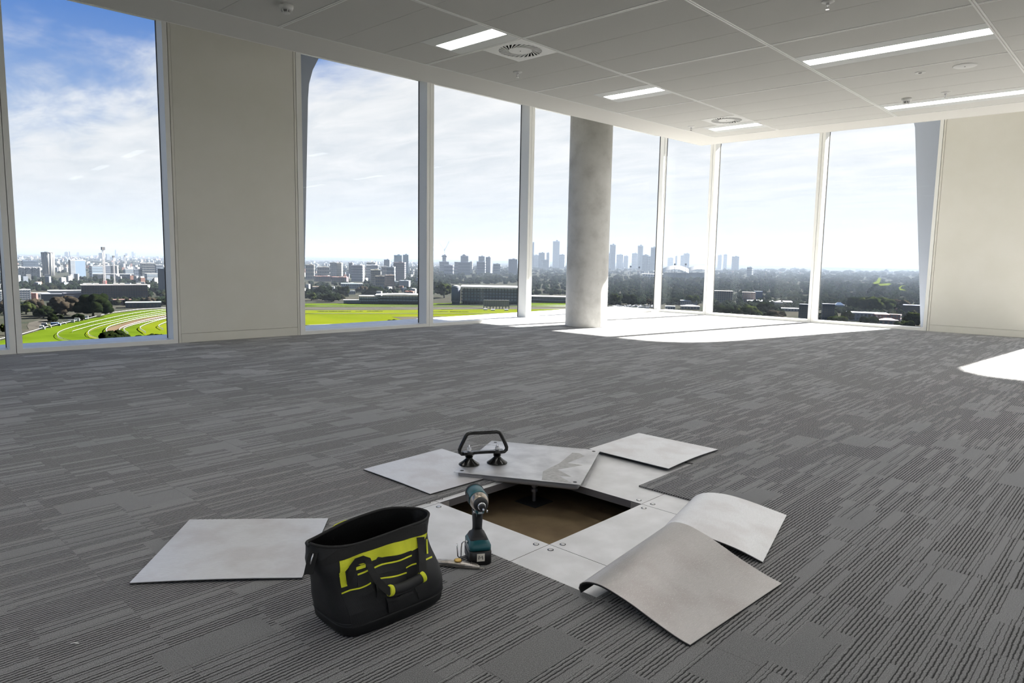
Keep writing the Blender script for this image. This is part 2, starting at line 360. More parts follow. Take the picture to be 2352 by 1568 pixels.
# carpet tiles: grid 0.5 m, removed cells show the steel panels
CX0, CY0 = 0.15, 0.178          # grid origin: x = .15+.5i, y = .178+.5j
gone = {(3, 2), (3, 3), (4, 2), (4, 3), (2, 3), (5, 3)}
def ctile_mesh():
    g = 0.00005; mb = MB(); b = 0.0004; e = 0.5
    lo = [(g, g), (e - g, g), (e - g, e - g), (g, e - g)]; hi = [(g + b, g + b), (e - g - b, g + b), (e - g - b, e - g - b), (g + b, e - g - b)]
    mb.loft([[(x, y, -T7 + 0.0002) for x, y in lo], [(x, y, -b) for x, y in lo], [(x, y, 0) for x, y in hi]], smooth=False)
    return mb
ctm = ctile_mesh().mesh('carpet_tile'); ctm.materials.append(M_carpet); ctm.materials.append(M_cedge)
for p_ in ctm.polygons:
    if p_.center.z < -0.005: p_.material_index = 1
def in_room(x0, y0):
    pts = [(x0, y0), (x0 + 0.5, y0), (x0, y0 + 0.5), (x0 + 0.5, y0 + 0.5)]
    return all(Vector((x, y, 0)).dot(nL) < YL and x < 12.53 for x, y in pts), any(Vector((x, y, 0)).dot(nL) < YL and x < 12.53 for x, y in pts)
cells = []
for i in range(-14, 26):
    for j in range(-18, 18):
        if (i, j) in gone: continue
        x0, y0 = CX0 + 0.5 * i, CY0 + 0.5 * j
        full, some = in_room(x0, y0)
        if some: cells.append((math.hypot(x0 + 0.25, y0 + 0.25), i, j, full))
def seen(x, y):
    d = Vector((x, y, -CZ)); z = d.dot(c_f)
    if z < 0.15: return False
    px = 1176 + F_PX * d.dot(c_r) / z; py = 784 - F_PX * d.dot(c_u) / z
    return -150 < px < 2500 and py < 1750
cells.sort(); rest = MB(); n_ind = 0
for d_, i, j, full in cells:
    x0, y0 = CX0 + 0.5 * i, CY0 + 0.5 * j
    if full and n_ind < 296 and seen(x0 + 0.25, y0 + 0.25):
        o = link('carpet_tile', ctm, None, floor); o.location = (x0, y0, 0); n_ind += 1
    else:
        poly = [(x0 + .0007, y0 + .0007), (x0 + .4993, y0 + .0007), (x0 + .4993, y0 + .4993), (x0 + .0007, y0 + .4993)]
        if not full:
            poly = [(min(x, 12.54), min(y, (YL - x * nL.x) / nL.y)) for x, y in poly]
            if len(set((round(a, 4), round(b, 4)) for a, b in poly)) < 3: continue
        rest.prism(poly, -T7 + 0.0002, 0)
part('carpet_tiles', rest, M_carpet, floor, stuff=True)

# ------------------------------------------------------------------ facade walls
WSEAMS_L = [(-6.95, -4.87), (-4.87, -2.80), (-2.80, -0.73), (-0.73, 1.213), (1.213, 2.734), (4.218, 6.272), (6.272, 8.340), (8.340, 9.640), (9.640, cornS)]
WSEAMS_R = [(6.585, 7.63), (4.572, 6.585), (2.768, 4.572), (-0.78, 1.27), (-2.8, -0.78), (-6.35, -4.3), (-8.4, -6.35)]
wn = [0]
def window(fr, a, b, wa, wb, Db=0.2, ext=0.0):
    """frame members a..b with face widths wa (at a) and wb (at b), 0.2 m deep"""
    wn[0] += 1; g = 0.003; D = 0.2; zb = 0.045
    a += g; b -= g
    mb = MB()
    mb.fbox(fr, a, a + wa, 0, D, 0, HEAD + 0.08); mb.fbox(fr, b - wb, b, 0, Db, 0, HEAD + 0.08)
    mb.fbox(fr, a + wa, b - wb, 0, 0.045, 0, zb)
    mb.fbox(fr, a + wa, b - wb, 0, D, HEAD, HEAD + 0.08)
    root = struct('window_%d' % wn[0], mb, M_frame, None, fr((a + b) / 2, 0, 0))
    part('sill', MB().fbox(fr, a + wa, b - wb, 0.045, D + 0.02, 0, zb - 0.002), M_sill, root)
    part('gasket', MB().fbox(fr, a + wa, a + wa + 0.006, D - 0.012, D + 0.004, zb, HEAD).fbox(fr, b - wb - 0.006, b - wb, Db - 0.012, Db + 0.004, zb, HEAD), M_gask, root)
    q = [fr(a + wa, D, zb - 0.001), fr(b - wb + ext, D, zb - 0.001), fr(b - wb + ext, D, HEAD), fr(a + wa, D, HEAD)]
    pm_ = MB().add(q, [(0, 1, 2, 3)])
    part('pane', pm_, M_glass, root)
    return root
for a, b in WSEAMS_L:
    wl = 0.068 if a in (4.218, 6.272, 8.34) else 0.05
    if b == cornS: window(FL, a, b, wl, 0.05, 0.10, 0.24)
    else: window(FL, a, b, wl, 0.05)
for a, b in WSEAMS_R:
    if b == 7.63: window(FR, a, b, 0.05, 0.03, 0.03, 0.22)
    else: window(FR, a, b, 0.05, 0.05)

wl_ = MB()
wl_.fbox(FL, -7.4, cornS + 0.1, 0.0, 0.22, HEAD + 0.08, TOP)
wl_.fbox(FL, -7.4, cornS + 0.6, 0.03, 0.26, -0.5, 0.0)
wl_.fbox(FL, -7.5, -6.96, 0, 0.22, 0, HEAD + 0.08)
# solid bay
wl_.fbox(FL, 2.738, 4.214, 0.03, 0.24, 0, HEAD + 0.08)
wall_left = struct('wall_left', wl_, M_wall)
def solid_panel(fr, a, b, parent):
    part('panel_frame', MB().fbox(fr, a + .004, a + 0.03, 0.0, 0.03, 0.0, HEAD + 0.08).fbox(fr, b - 0.03, b - .004, 0, 0.03, 0, HEAD + 0.08), M_wall, parent)
    part('wall_panel', MB().fbox(fr, a + 0.0335, b - 0.0335, 0.004, 0.03, 0.105, HEAD + 0.08), M_wall, parent)
    part('skirting', MB().fbox(fr, a + 0.0335, b - 0.0335, 0.002, 0.03, 0.001, 0.1015), M_wall, parent)
solid_panel(FL, 2.734, 4.218, wall_left)
wr_ = MB()
wr_.fbox(FR, -9, 7.66, 0.0, 0.22, HEAD + 0.08, TOP)
wr_.fbox(FR, -9, 8.3, 0.03, 0.26, -0.5, 0.0)
wr_.fbox(FR, 1.274, 2.764, 0.03, 0.24, 0, HEAD + 0.08)
wr_.fbox(FR, -4.296, -2.804, 0.03, 0.24, 0, HEAD + 0.08)
wr_.fbox(FR, -9, -8.404, 0.0, 0.24, 0, HEAD + 0.08)
wall_right = struct('wall_right', wr_, M_wall)
solid_panel(FR, 1.27, 2.768, wall_right); solid_panel(FR, -4.3, -2.8, wall_right)
# corner post outside
struct('trim_1', MB().fbox(FL, cornS - 0.02, cornS + 0.45, 0.0, 0.26, HEAD + 0.081, TOP), M_frame)
# walls behind the camera; their unseen windows are added to brighten the room
def FB(y, d, z): return Vector((-7.2 - d, y, z))        # wall behind the camera
def FS(x, d, z): return Vector((x, -9.0 - d, z))        # wall to the right of the camera, out of frame
for k, (fr, lo, hi, nm) in enumerate(((FB, -9.0, 8.7, 'wall_back'), (FS, -7.2, 12.6, 'wall_side'))):
    wb_ = MB(); wb_.fbox(fr, lo, hi, 0, .22, HEAD + 0.08, TOP); wb_.fbox(fr, lo, hi, 0.03, .26, -.5, 0)
    nb = 8; bw = (hi - lo) / nb
    for q in range(nb):
        if q % 4 == 1 and nm == 'wall_back': wb_.fbox(fr, lo + bw * q + .004, lo + bw * (q + 1) - .004, 0.0, .24, 0, HEAD + .08)
        else: window(fr, lo + bw * q, lo + bw * (q + 1), .05, .05)
    struct(nm, wb_, M_wall)
# roof slab plus unseen upper storeys, made tall to shade the outer pier
struct('roof', MB().prism([(-7.6, -9.4), (13.0, -9.4), (13.0, 8.0), (-7.6, 9.05)], TOP + 0.001, 15.0), M_plaster)

# ------------------------------------------------------------------ exterior frame piers (white cladding outside the glass)
def exo(fr, lo, hi, D, th, ztop, rad, name, label):
    """opening in the outer frame between piers; lo/hi: list of (s at z=0, s at z=3.3) of the opening's two edges"""
    pass
def pier(fr, L0, L1, R0, R1, D, th, name, ZT=3.78, RAD=0.62):
    """pier between two openings: left edge L0 (z=0) .. L1 (z=3.3), right edge R0..R1, rounded fillets to the band above and below"""
    zt, zb_, rad = ZT, -0.9, RAD
    slope = lambda e0, e1, z: e0 + (e1 - e0) * z / 3.3
    left = []; right = []
    for k in range(9):
        t = k / 8 * math.pi / 2                      # fillet from band to edge
        right.append((slope(R0, R1, zt - rad) + rad * (1 - math.cos(math.pi / 2 - t)) + 0.0, zt - rad * (1 - math.sin(math.pi / 2 - t))))
        left.append((slope(L0, L1, zt - rad) - rad * (1 - math.cos(math.pi / 2 - t)), zt - rad * (1 - math.sin(math.pi / 2 - t))))
    right.append((R0, 0.0)); left.append((L0, 0.0)); right.append((slope(R0, R1, -0.9), -0.9)); left.append((slope(L0, L1, -0.9), -0.9))
    out = left + right[::-1]
    n = len(out)
    mb = MB(); mb.add([fr(s, D, z) for s, z in out] + [fr(s, D + th, z) for s, z in out], [tuple(range(n)), tuple(range(n, 2 * n))[::-1]] + [(i, n + i, n + (i + 1) % n, (i + 1) % n) for i in range(n)])
    return struct(name, mb, M_exo, None, fr((L0 + R0) / 2, D, -0.9))
DX = 0.60
pier(FL, 3.25, 3.18, 4.57, 4.70, DX, 0.12, 'trim_2', 4.1, 1.0)
pier(FR, 1.12, 0.64, 2.99, 3.32, DX, 0.45, 'trim_3')
pier(FR, -4.45, -4.9, -2.6, -2.3, DX, 0.45, 'trim_4')
struct('trim_5', MB().fbox(FL, -8, cornS + 1.6, DX, DX + 0.12, 4.10, 4.9), M_exo)
struct('trim_6', MB().fbox(FR, -10, 8.2, DX, DX + 0.45, 3.78, 4.9), M_exo)
struct('trim_7', MB().fbox(FL, -8, cornS + 1.2, 0.27, DX + 0.45, -1.6, -0.75), M_exo)
struct('trim_8', MB().fbox(FR, -10, 7.9, 0.27, DX + 0.45, -1.6, -0.75), M_exo)

# ------------------------------------------------------------------ ceiling
cb = MB()
# bulkhead band: left strip and right strip, lower face at CEI
A = [(-7.2, inn(-7.2)), (XI, inn(XI)), (XS, soff(XS)), (-7.2, soff(-7.2))]
cb.prism(A, CEI, CEI + 0.02)
cb.prism([(XI, -9.0), (XS, -9.0), (XS, soff(XS)), (XI, inn(XI))], CEI, CEI + 0.02)
# upstand behind the outer edge
cb.prism([(-7.2, soff(-7.2) - 0.012), (XS - 0.012, soff(XS) - 0.012), (XS, soff(XS)), (-7.2, soff(-7.2))], CEI + 0.02, TOP)
cb.prism([(XS - 0.012, -9.0), (XS, -9.0), (XS, soff(XS)), (XS - 0.012, soff(XS) - 0.012)], CEI + 0.02, TOP)
ceiling = struct('ceiling', cb, M_plaster)
part('ceiling_void', MB().box(-7.2, XI + 0.1, -9, 5.9, CEI + 0.06, CEI + 0.09), M_dark, ceiling)
# edge trims
et = MB(); 
et.prism([(-7.2, soff(-7.2)), (XS, soff(XS)), (XS + 0.006, soff(XS) + 0.006), (-7.2, soff(-7.2) + 0.006)], CEI - 0.003, CEI + 0.03)
et.prism([(XS, -9.0), (XS + 0.006, -9.0), (XS + 0.006, soff(XS)), (XS, soff(XS))], CEI - 0.003, CEI + 0.03)
part('edge_trim', et, M_tbar, ceiling)
it = MB()
it.prism([(-7.2, inn(-7.2) - 0.02), (XI, inn(XI) - 0.02), (XI, inn(XI) - 0.004), (-7.2, inn(-7.2) - 0.004)], CEI - 0.002, CEI + 0.012)
it.prism([(XI - 0.02, -9.0), (XI - 0.004, -9.0), (XI - 0.004, inn(XI) - 0.02), (XI - 0.02, inn(XI) - 0.02)], CEI - 0.002, CEI + 0.012)
part('wall_angle', it, M_tbar, ceiling)
GX, GY, BW = 3.0505, 4.2064, 0.018
fix = {}          # cells replaced by lights or diffusers: (x0,x1,y0,y1)
lights_ = []
for xs_, l in ((1.5505, 'A'), (4.0505, 'B'), (6.5505, 'C'), (9.0505, 'D')):
    lights_.append((xs_, GY, GY + 0.75)); lights_.append((xs_, GY - 3.0, GY - 1.5)); lights_.append((xs_, GY - 6.0, GY - 4.5))
for xs_ in (-0.9495, -3.4495): lights_ += [(xs_, GY, GY + 0.75), (xs_, GY - 3.0, GY - 1.5), (xs_, GY - 6.0, GY - 4.5)]  # out-of-frame fixtures continue the grid, kept only to light the room
lights_.append((1.5505, GY - 9, GY - 7.5)); lights_.append((4.0505, GY - 9, GY - 7.5)); lights_.append((6.5505, GY - 9, GY - 7.5)); lights_.append((9.0505, GY - 9, GY - 7.5)); 
diffs_ = [(4.5505, GY), (8.5505, GY)]
def busy(x, y):
    for a, y0, y1 in lights_:
        if a < x < a + 0.5 and y0 < y < y1: return ('L', a, y0, y1)
    for a, y0 in diffs_:
        if a < x < a + 0.5 and y0 < y < y0 + 0.5: return ('D', a, y0, y0 + 0.5)
    return None
xs = [GX + 0.5 * k for k in range(-20, 14)]
yrows = [(GY - 1.5 * (k + 1), GY - 1.5 * k) for k in range(0, 9)]
hid = MB(); cnt = 0
def add_tile(poly, vis):
    global cnt
    if vis and cnt < 298:
        cnt += 1; part('ceiling_tile', MB().prism(poly, CEI, CEI + 0.015), M_tile, ceiling)
    else: hid.prism(poly, CEI, CEI + 0.015)
g = 0.0022
for xa in xs:
    xb = min(xa + 0.5, XI - 0.02)
    if xb - xa < 0.05: continue
    for k, (ya, yb) in enumerate(yrows):
        if yb < -9: continue
        b_ = busy((xa + xb) / 2, (ya + yb) / 2)
        if b_ and b_[0] == 'L': continue
        e0 = BW if abs(((xa - GX) / 1.5) - round((xa - GX) / 1.5)) < 1e-3 else g
        e1 = BW if abs(((xa + 0.5 - GX) / 1.5) - round((xa + 0.5 - GX) / 1.5)) < 1e-3 else g
        poly = [(xa + e0, max(ya, -9) + BW), (xb - e1, max(ya, -9) + BW), (xb - e1, yb - BW), (xa + e0, yb - BW)]
        add_tile(poly, xa > 1.0 and ya > -2.0)
    # cut row up to the bulkhead
    e0 = BW if abs(((xa - GX) / 1.5) - round((xa - GX) / 1.5)) < 1e-3 else g
    e1 = BW if abs(((xa + 0.5 - GX) / 1.5) - round((xa + 0.5 - GX) / 1.5)) < 1e-3 else g
    y0 = GY + BW
    b_ = busy((xa + xb) / 2, GY + 0.3)
    if b_: y0 = b_[3] + 0.003
    add_tile([(xa + e0, y0), (xb - e1, y0), (xb - e1, inn(xb) - 0.021), (xa + e0, inn(xa) - 0.021)], xa > 1.0)
part('ceiling_tiles', hid, M_tile, ceiling, stuff=True)
def bar(x0, x1, y0, y1, along):
    mb = MB()
    if along == 'x':
        mb.box(x0, x1, y0 - BW + .001, y0 - 0.0045, CEI - 0.003, CEI + 0.03); mb.box(x0, x1, y0 + 0.0045, y0 + BW - .001, CEI - 0.003, CEI + 0.03); mb.box(x0, x1, y0 - 0.0045, y0 + 0.0045, CEI + 0.008, CEI + 0.03)
    else:
        mb.box(x0 - BW + .001, x0 - 0.0045, y0, y1, CEI - 0.003, CEI + 0.03); mb.box(x0 + 0.0045, x0 + BW - .001, y0, y1, CEI - 0.003, CEI + 0.03); mb.box(x0 - 0.0045, x0 + 0.0045, y0, y1, CEI + 0.008, CEI + 0.03)
    part('grid_bar', mb, M_tbar, ceiling)
for k in range(0, 8):
    if GY - 1.5 * k > -9: bar(-7.2, XI - 0.021, GY - 1.5 * k, 0, 'x')
for k in range(-6, 5):
    x = GX + 1.5 * k
    if x > -7.1:
        for (ya, yb) in yrows:
            if ya > -9: bar(x, 0, ya + BW, yb - BW, 'y')
        bar(x, 0, GY + BW, inn(x) - 0.022, 'y')

# ------------------------------------------------------------------ ceiling lights
M_led = mat('led_diffuser', (0.9, 0.9, 0.9), 0.5, emit=(1.0, 0.98, 0.94), estr=11.0)
M_lbody = mat('luminaire_body', s2l(226, 228, 226), 0.5)
lab = {(1.5505, 0): 'short recessed ceiling light nearest above the leftmost window', }
where = {
 (4.0505, 0): 'short recessed strip light beside the nearer round air diffuser',
 (6.5505, 0): 'short recessed strip light between the two air diffusers',
 (9.0505, 0): 'short recessed strip light against the far diffuser near the glass corner',
 (6.5505, 1): 'long recessed strip light with wide grey side panels at upper right',
 (9.0505, 1): 'long recessed strip light nearest the right solid wall panel',
}
for a, y0, y1 in lights_:
    row = 0 if abs(y0 - GY) < 1e-3 else (1 if abs(y0 - (GY - 3)) < 1e-3 else 2)
    L = where.get((a, row), 'unseen recessed strip light continuing the ceiling grid, kept to light the room')
    root = empty('ceiling_light', (a + 0.25, (y0 + y1) / 2, CEI), L, 'light', 'recessed strip lights in the ceiling grid')
    ex = y1 - 0.035 if row else y1 - 0.03
    s0, s1, e0, e1 = a + 0.16, a + 0.335, y0 + 0.022, ex
    x0_, x1_ = a + (BW if abs(((a - GX) / 1.5) - round((a - GX) / 1.5)) < 1e-3 else .003), a + 0.497
    if abs(((a + 0.5 - GX) / 1.5) - round((a + 0.5 - GX) / 1.5)) < 1e-3: x1_ = a + 0.5 - BW
    mb = MB(); ya_ = y0 + BW; yb_ = y1 - (BW if row else 0.002)
    mb.box(x0_, s0, ya_, yb_, CEI - 0.001, CEI + 0.03); mb.box(s1, x1_, ya_, yb_, CEI - 0.001, CEI + 0.03)
    mb.box(s0, s1, ya_, e0, CEI - 0.001, CEI + 0.03); mb.box(s0, s1, e1, yb_, CEI - 0.001, CEI + 0.03)
    part('housing', mb, M_lbody, root)
    part('light_diffuser', MB().box(s0, s1, e0, e1, CEI + 0.006, CEI + 0.02), M_led, root)

# ------------------------------------------------------------------ swirl diffusers
M_slot = mat('slot_dark', (0.004, 0.004, 0.004), 0.9)
def swirl(a, y0, label):
    cx_, cy_ = a + 0.25, y0 + 0.25
    root = empty('air_diffuser', (cx_, cy_, CEI), label, 'vent', 'round swirl air diffusers in the ceiling')
    n = 28; r0, r1, h = 0.105, 0.195, 0.246
    # face plate built as ring sectors between open slots
    pl = MB(); z0, z1 = CEI - 0.002, CEI + 0.004
    seg = 14
    out = []
    # outer part: square with round hole
    K = n * 4
    for k in range(K):
        t0, t1 = 2 * math.pi * k / K, 2 * math.pi * (k + 1) / K
        def sq(t):
            c, s = math.cos(t), math.sin(t); q = h / max(abs(c), abs(s)); return (cx_ + q * c, cy_ + q * s)
        pl.prism([(cx_ + r1 * math.cos(t0), cy_ + r1 * math.sin(t0)), sq(t0), sq(t1), (cx_ + r1 * math.cos(t1), cy_ + r1 * math.sin(t1))], z0, z1)
    pl.prism([(cx_ + r0 * math.cos(2 * math.pi * k / 56), cy_ + r0 * math.sin(2 * math.pi * k / 56)) for k in range(56)], z0, z1)
    part('face_plate', pl, M_white, root)
    sw = 0.55                                      # twist between inner and outer radius
    for k in range(n):
        t = 2 * math.pi * k / n; w = 2 * math.pi / n
        def P(r, tt): tt += sw * (r - r0) / (r1 - r0); return (cx_ + r * math.cos(tt), cy_ + r * math.sin(tt))
        mb = MB(); mb.prism([P(r0 - .001, t), P(r1 + .001, t + w * 0.16), P(r1 + .001, t + w * 0.56), P(r0 - .001, t + w * 0.34)], z0, z1)
        part('blade', mb, M_white, root)
    part('slot_shade', MB().box(cx_ - 0.24, cx_ + 0.24, cy_ - 0.24, cy_ + 0.24, CEI + 0.026, CEI + 0.030), M_slot, root)  # near-black sheet: the darkness behind the slots is painted on it
    part('centre_screw', MB().lathe([(0.005, 0), (0.005, 0.002)], (cx_, cy_, CEI - 0.004), 10), M_gask, root)
swirl(4.5505, GY, 'square-plate swirl air diffuser nearer the camera, beside the short light')
swirl(8.5505, GY, 'far square-plate swirl air diffuser above the glass corner')

# ------------------------------------------------------------------ sprinklers, detectors, speakers
def sprinkler(x, y, label):
    r = empty('sprinkler', (x, y, CEI), label, 'sprinkler', 'fire sprinkler heads under the ceiling')
    part('escutcheon', MB().lathe([(0.046, 0), (0.044, -0.004), (0.030, -0.010), (0.018, -0.012)], (x, y, CEI), 24), M_white, r)
    part('body', MB().lathe([(0.011, 0), (0.011, -0.018), (0.008, -0.022)], (x, y, CEI - 0.008), 12), M_chrome, r)
    for sg in (-1, 1):
        part('arm', MB().tube([(x + sg * 0.009, y, CEI - 0.026), (x + sg * 0.016, y, CEI - 0.038), (x + sg * 0.004, y, CEI - 0.052)], 0.0025, 6), M_chrome, r)
    part('deflector', MB().lathe([(0.014, 0), (0.014, -0.002)], (x, y, CEI - 0.053), 12), M_chrome, r)
sprinkler(5.31, 4.96, 'fire sprinkler head in front of the nearer air diffuser')
sprinkler(8.89, 5.02, 'fire sprinkler head left of the far air diffuser')
sprinkler(8.83, 1.96, 'fire sprinkler head above the long light, right of the smoke detector')
sprinkler(5.33, 1.97, 'fire sprinkler head cut by the top edge of the picture')
def detector(x, y, label):
    r = empty('smoke_detector', (x, y, CEI), label, 'detector', 'round white smoke detectors on the ceiling')
    part('base', MB().lathe([(0.052, 0), (0.052, -0.018), (0.046, -0.030), (0.036, -0.034)], (x, y, CEI), 28), M_white, r)
    part('sensor_core', MB().lathe([(0.022, 0), (0.022, -0.02)], (x, y, CEI - 0.032), 16), mat('detector_grey', (0.25, 0.25, 0.26), 0.5), r)
    for k in range(6):
        t = k * math.pi / 3 + .3
        part('cage_rib', MB().tube([(x + 0.037 * math.cos(t), y + 0.037 * math.sin(t), CEI - 0.030), (x + 0.034 * math.cos(t), y + 0.034 * math.sin(t), CEI - 0.045), (x + 0.026 * math.cos(t), y + 0.026 * math.sin(t), CEI - 0.055)], 0.004, 6), M_white, r)
    part('cap', MB().lathe([(0.029, 0), (0.027, -0.006), (0.015, -0.010)], (x, y, CEI - 0.052), 20), M_white, r)
detector(2.83, 5.03, 'smoke detector at the top left above the solid wall panel')
detector(8.88, 2.35, 'smoke detector beside the right-hand long strip light')
r = empty('ceiling_speaker', (7.79, 1.59, CEI), 'flat round white ceiling speaker right of the long strip light', 'speaker')
part('grille', MB().lathe([(0.10, 0), (0.10, -0.003), (0.092, -0.007), (0.0, -0.008)], (7.79, 1.59, CEI), 32), M_white, r)
part('centre_led', MB().lathe([(0.006, 0), (0.006, -0.003)], (7.79, 1.59, CEI - 0.007), 10), M_gask, r)
r = empty('motion_sensor', (7.79, 1.96, CEI), 'small round white sensor disc in the ceiling near the flat speaker', 'sensor')
part('rim', MB().lathe([(0.048, 0), (0.048, -0.003), (0.030, -0.005)], (7.79, 1.96, CEI), 24), M_white, r)
part('lens', MB().lathe([(0.017, 0), (0.015, -0.005), (0.006, -0.008)], (7.79, 1.96, CEI - 0.004), 16), mat('lens_grey', (0.3, 0.3, 0.3), 0.3), r)

# ------------------------------------------------------------------ concrete column
def concrete():
    M_ = mat('column_concrete', (0.46, 0.455, 0.435), 0.8); t = M_.node_tree; b = t.nodes['Principled BSDF']
    g_ = N(t, 'ShaderNodeNewGeometry'); n_ = N(t, 'ShaderNodeTexNoise', i_Scale=3.0, i_Detail=7.0, i_Roughness=0.6); Lk(t, g_.outputs['Position'], n_.inputs['Vector'])
    v_ = N(t, 'ShaderNodeTexVoronoi', i_Scale=26.0); Lk(t, g_.outputs['Position'], v_.inputs['Vector'])
    pit = ramp(t, v_.outputs['Distance'], [(0.05, (0.6,) * 3), (0.12, (1,) * 3)])
    n3 = N(t, 'ShaderNodeTexNoise', i_Scale=9.0, i_Detail=2.0); Lk(t, g_.outputs['Position'], n3.inputs['Vector'])
    pit2 = mixc(t, ramp(t, n3.outputs[0], [(0.52, (0,) * 3), (0.6, (1,) * 3)]), (1, 1, 1), pit)
    c_ = ramp(t, n_.outputs[0], [(0.3, (0.48, 0.475, 0.455)), (0.5, (0.62, 0.615, 0.595)), (0.72, (0.70, 0.695, 0.68))])
    mm = N(t, 'ShaderNodeMix', data_type='RGBA', blend_type='MULTIPLY'); mm.inputs[0].default_value = 1.0; Lk(t, c_, mm.inputs[6]); Lk(t, pit2, mm.inputs[7])
    Lk(t, mm.outputs[2], b.inputs['Base Color']); return M_
CXC, CYC = 8.735, 6.61
cb_ = MB().lathe([(0.322, 0.001), (0.322, 0.01), (0.322, TOP)], (CXC, CYC, 0), 72)
o = thing('concrete_column', cb_, concrete(), (CXC, CYC, 0), 'round bare concrete column standing in front of the windows', 'column')
# ================================================================== OUTSIDE
M_ground = mat('suburb_ground', (0.014, 0.017, 0.013), 0.95, col2=(0.028, 0.026, 0.022), nscale=0.02, detail=6, spec=0.0)
gm = MB(); R_ = 45000; n_ = 48
gm.add([(R_ * math.cos(2 * math.pi * k / n_), R_ * math.sin(2 * math.pi * k / n_), GZ) for k in range(n_)], [tuple(range(n_))])
o = struct('ground', gm, M_ground)
M_turf = mat('racecourse_turf', (0.0245, 0.0394, 0.0027), 0.95, col2=(0.0354, 0.0530, 0.0041), nscale=0.035, detail=5, spec=0.0)
M_turf2 = mat('infield_turf', (0.0394, 0.0530, 0.0034), 0.95, col2=(0.0598, 0.0680, 0.0054), nscale=0.02, detail=6, spec=0.0, stretch=(1, 0.4, 1))
M_dirt = mat('sand_track', (0.0510, 0.0367, 0.0245), 0.95, col2=(0.0612, 0.0449, 0.0306), nscale=0.05, spec=0.0)
M_grey = mat('grey_training_track', (0.0306, 0.0292, 0.0258), 0.95, col2=(0.0394, 0.0374, 0.0313), nscale=0.04, spec=0.0)
M_rail = mat('white_rail', (0.1632, 0.1632, 0.1632), 0.6)
M_asph = mat('asphalt', (0.0272, 0.0252, 0.0231), 0.95, col2=(0.0374, 0.0354, 0.0306), nscale=0.1, spec=0.0)
turf_parts = []
def sheet(name, pts, m_, z, parent=None, stuff=False):
    P = [G(x, y, GZ + z) for x, y in pts]
    mb = MB(); n = len(P); mb.add([(p.x, p.y, p.z) for p in P], [tuple(range(n))])
    me = mb.mesh(name, (0, 0, 0)); o = link(name, me, m_, parent)
    if me.polygons[0].normal.z < 0: me.flip_normals()
    return o
rc = empty('racecourse', (0, 0, 0), 'green racecourse with curved white rails below the windows', 'racecourse')
# window at the far left
sheet('turf', [(-160, 800), (0, 782), (48.8, 771), (105, 753.8), (162.7, 740.4), (200, 733.7), (257, 720), (316, 712.6), (381, 708.4), (470, 705), (560, 702), (600, 810), (600, 900), (-300, 900)], M_turf, 0.10, rc)
sheet('sand_track', [(384, 723), (316, 733), (252.6, 750.5), (242, 759), (246, 765), (262, 772), (284, 768), (273.7, 761), (275.8, 755.8), (294.7, 748.4), (336.8, 736.8), (384, 727.4), (470, 716), (470, 712)], M_dirt, 0.25, rc)
sheet('infield', [(384, 731), (340, 741), (318, 751), (315, 757), (330, 768), (380, 790), (600, 800), (600, 715), (470, 717)], M_turf2, 0.25, rc)
sheet('infield', [(206, 768), (201, 763), (215, 757), (245, 749), (300, 737), (384, 722), (384, 720.5), (300, 734), (240, 748), (206, 758), (196, 764), (205, 775), (232, 781), (232, 779)], M_turf2, 0.22, rc)
# middle windows
sheet('turf', [(560, 697), (1335, 695.5), (1335, 704), (560, 705)], M_turf, 0.14, rc)
sheet('training_track', [(560, 705.5), (1335, 704), (1335, 708.5), (860, 712), (560, 712.5)], M_grey, 0.16, rc)
sheet('turf', [(560, 712.5), (860, 712), (1335, 708.5), (1335, 722), (560, 724)], M_turf2, 0.18, rc)
sheet('infield', [(560, 724), (1335, 722), (1335, 800), (560, 900)], M_turf2, 0.12, rc)
sheet('gravel_area', [(900, 727.5), (1010, 726), (1105, 729), (1118, 734), (1090, 741), (960, 741), (930, 735)], M_grey, 0.20, rc)
sheet('service_road', [(35, 768), (50, 766), (66, 756), (62, 748), (66, 741), (80, 737), (100, 734), (118, 732), (119, 734), (100, 738), (96, 744), (92, 752), (86, 760), (66, 765), (50, 769), (35, 775)], M_asph, 0.15, rc)
def rail(pts, name='rail', z=1.2, r=0.14):
    P = []
    for (a, b) in zip(pts[:-1], pts[1:]):
        for k in range(4):
            t = k / 4; P.append((a[0] + (b[0] - a[0]) * t, a[1] + (b[1] - a[1]) * t))
    P.append(pts[-1])
    mb = MB(); mb.tube([G(x, y, GZ + 0.3) + Vector((0, 0, z)) for x, y in P], r, 5)
    ps = [G(x, y, GZ + 0.3) for x, y in P]
    for p in ps[::2]: mb.box(p.x - .06, p.x + .06, p.y - .06, p.y + .06, GZ, GZ + 0.3 + z)
    part(name, mb, M_rail, rc)
def smooth(pts):                          # Chaikin
    for _ in range(2):
        q = [pts[0]]
        for a, b in zip(pts[:-1], pts[1:]):
            q += [(a[0] * .75 + b[0] * .25, a[1] * .75 + b[1] * .25), (a[0] * .25 + b[0] * .75, a[1] * .25 + b[1] * .75)]
        q.append(pts[-1]); pts = q
    return pts
rail([(-60, 792), (0, 781.5), (48.8, 771), (105, 753.8), (162.7, 740.4), (200, 733.7), (257, 720), (316, 712.6), (381, 708.4), (470, 704)], r=0.22)
rail(smooth([(430, 706), (382, 711.6), (316, 719), (231.6, 736.8), (158, 755.8), (134.7, 765), (130.5, 771.6), (137, 778), (160, 785), (189.5, 788.4)]))
rail([(430, 709), (382, 714.7), (294.7, 730.5), (210.5, 750.5), (166.3, 763.6)])
rail(smooth([(430, 713), (382, 719), (315.8, 730.5), (242, 747.4), (208.4, 759), (201, 766.3), (206.3, 773.7), (229.5, 779)]))
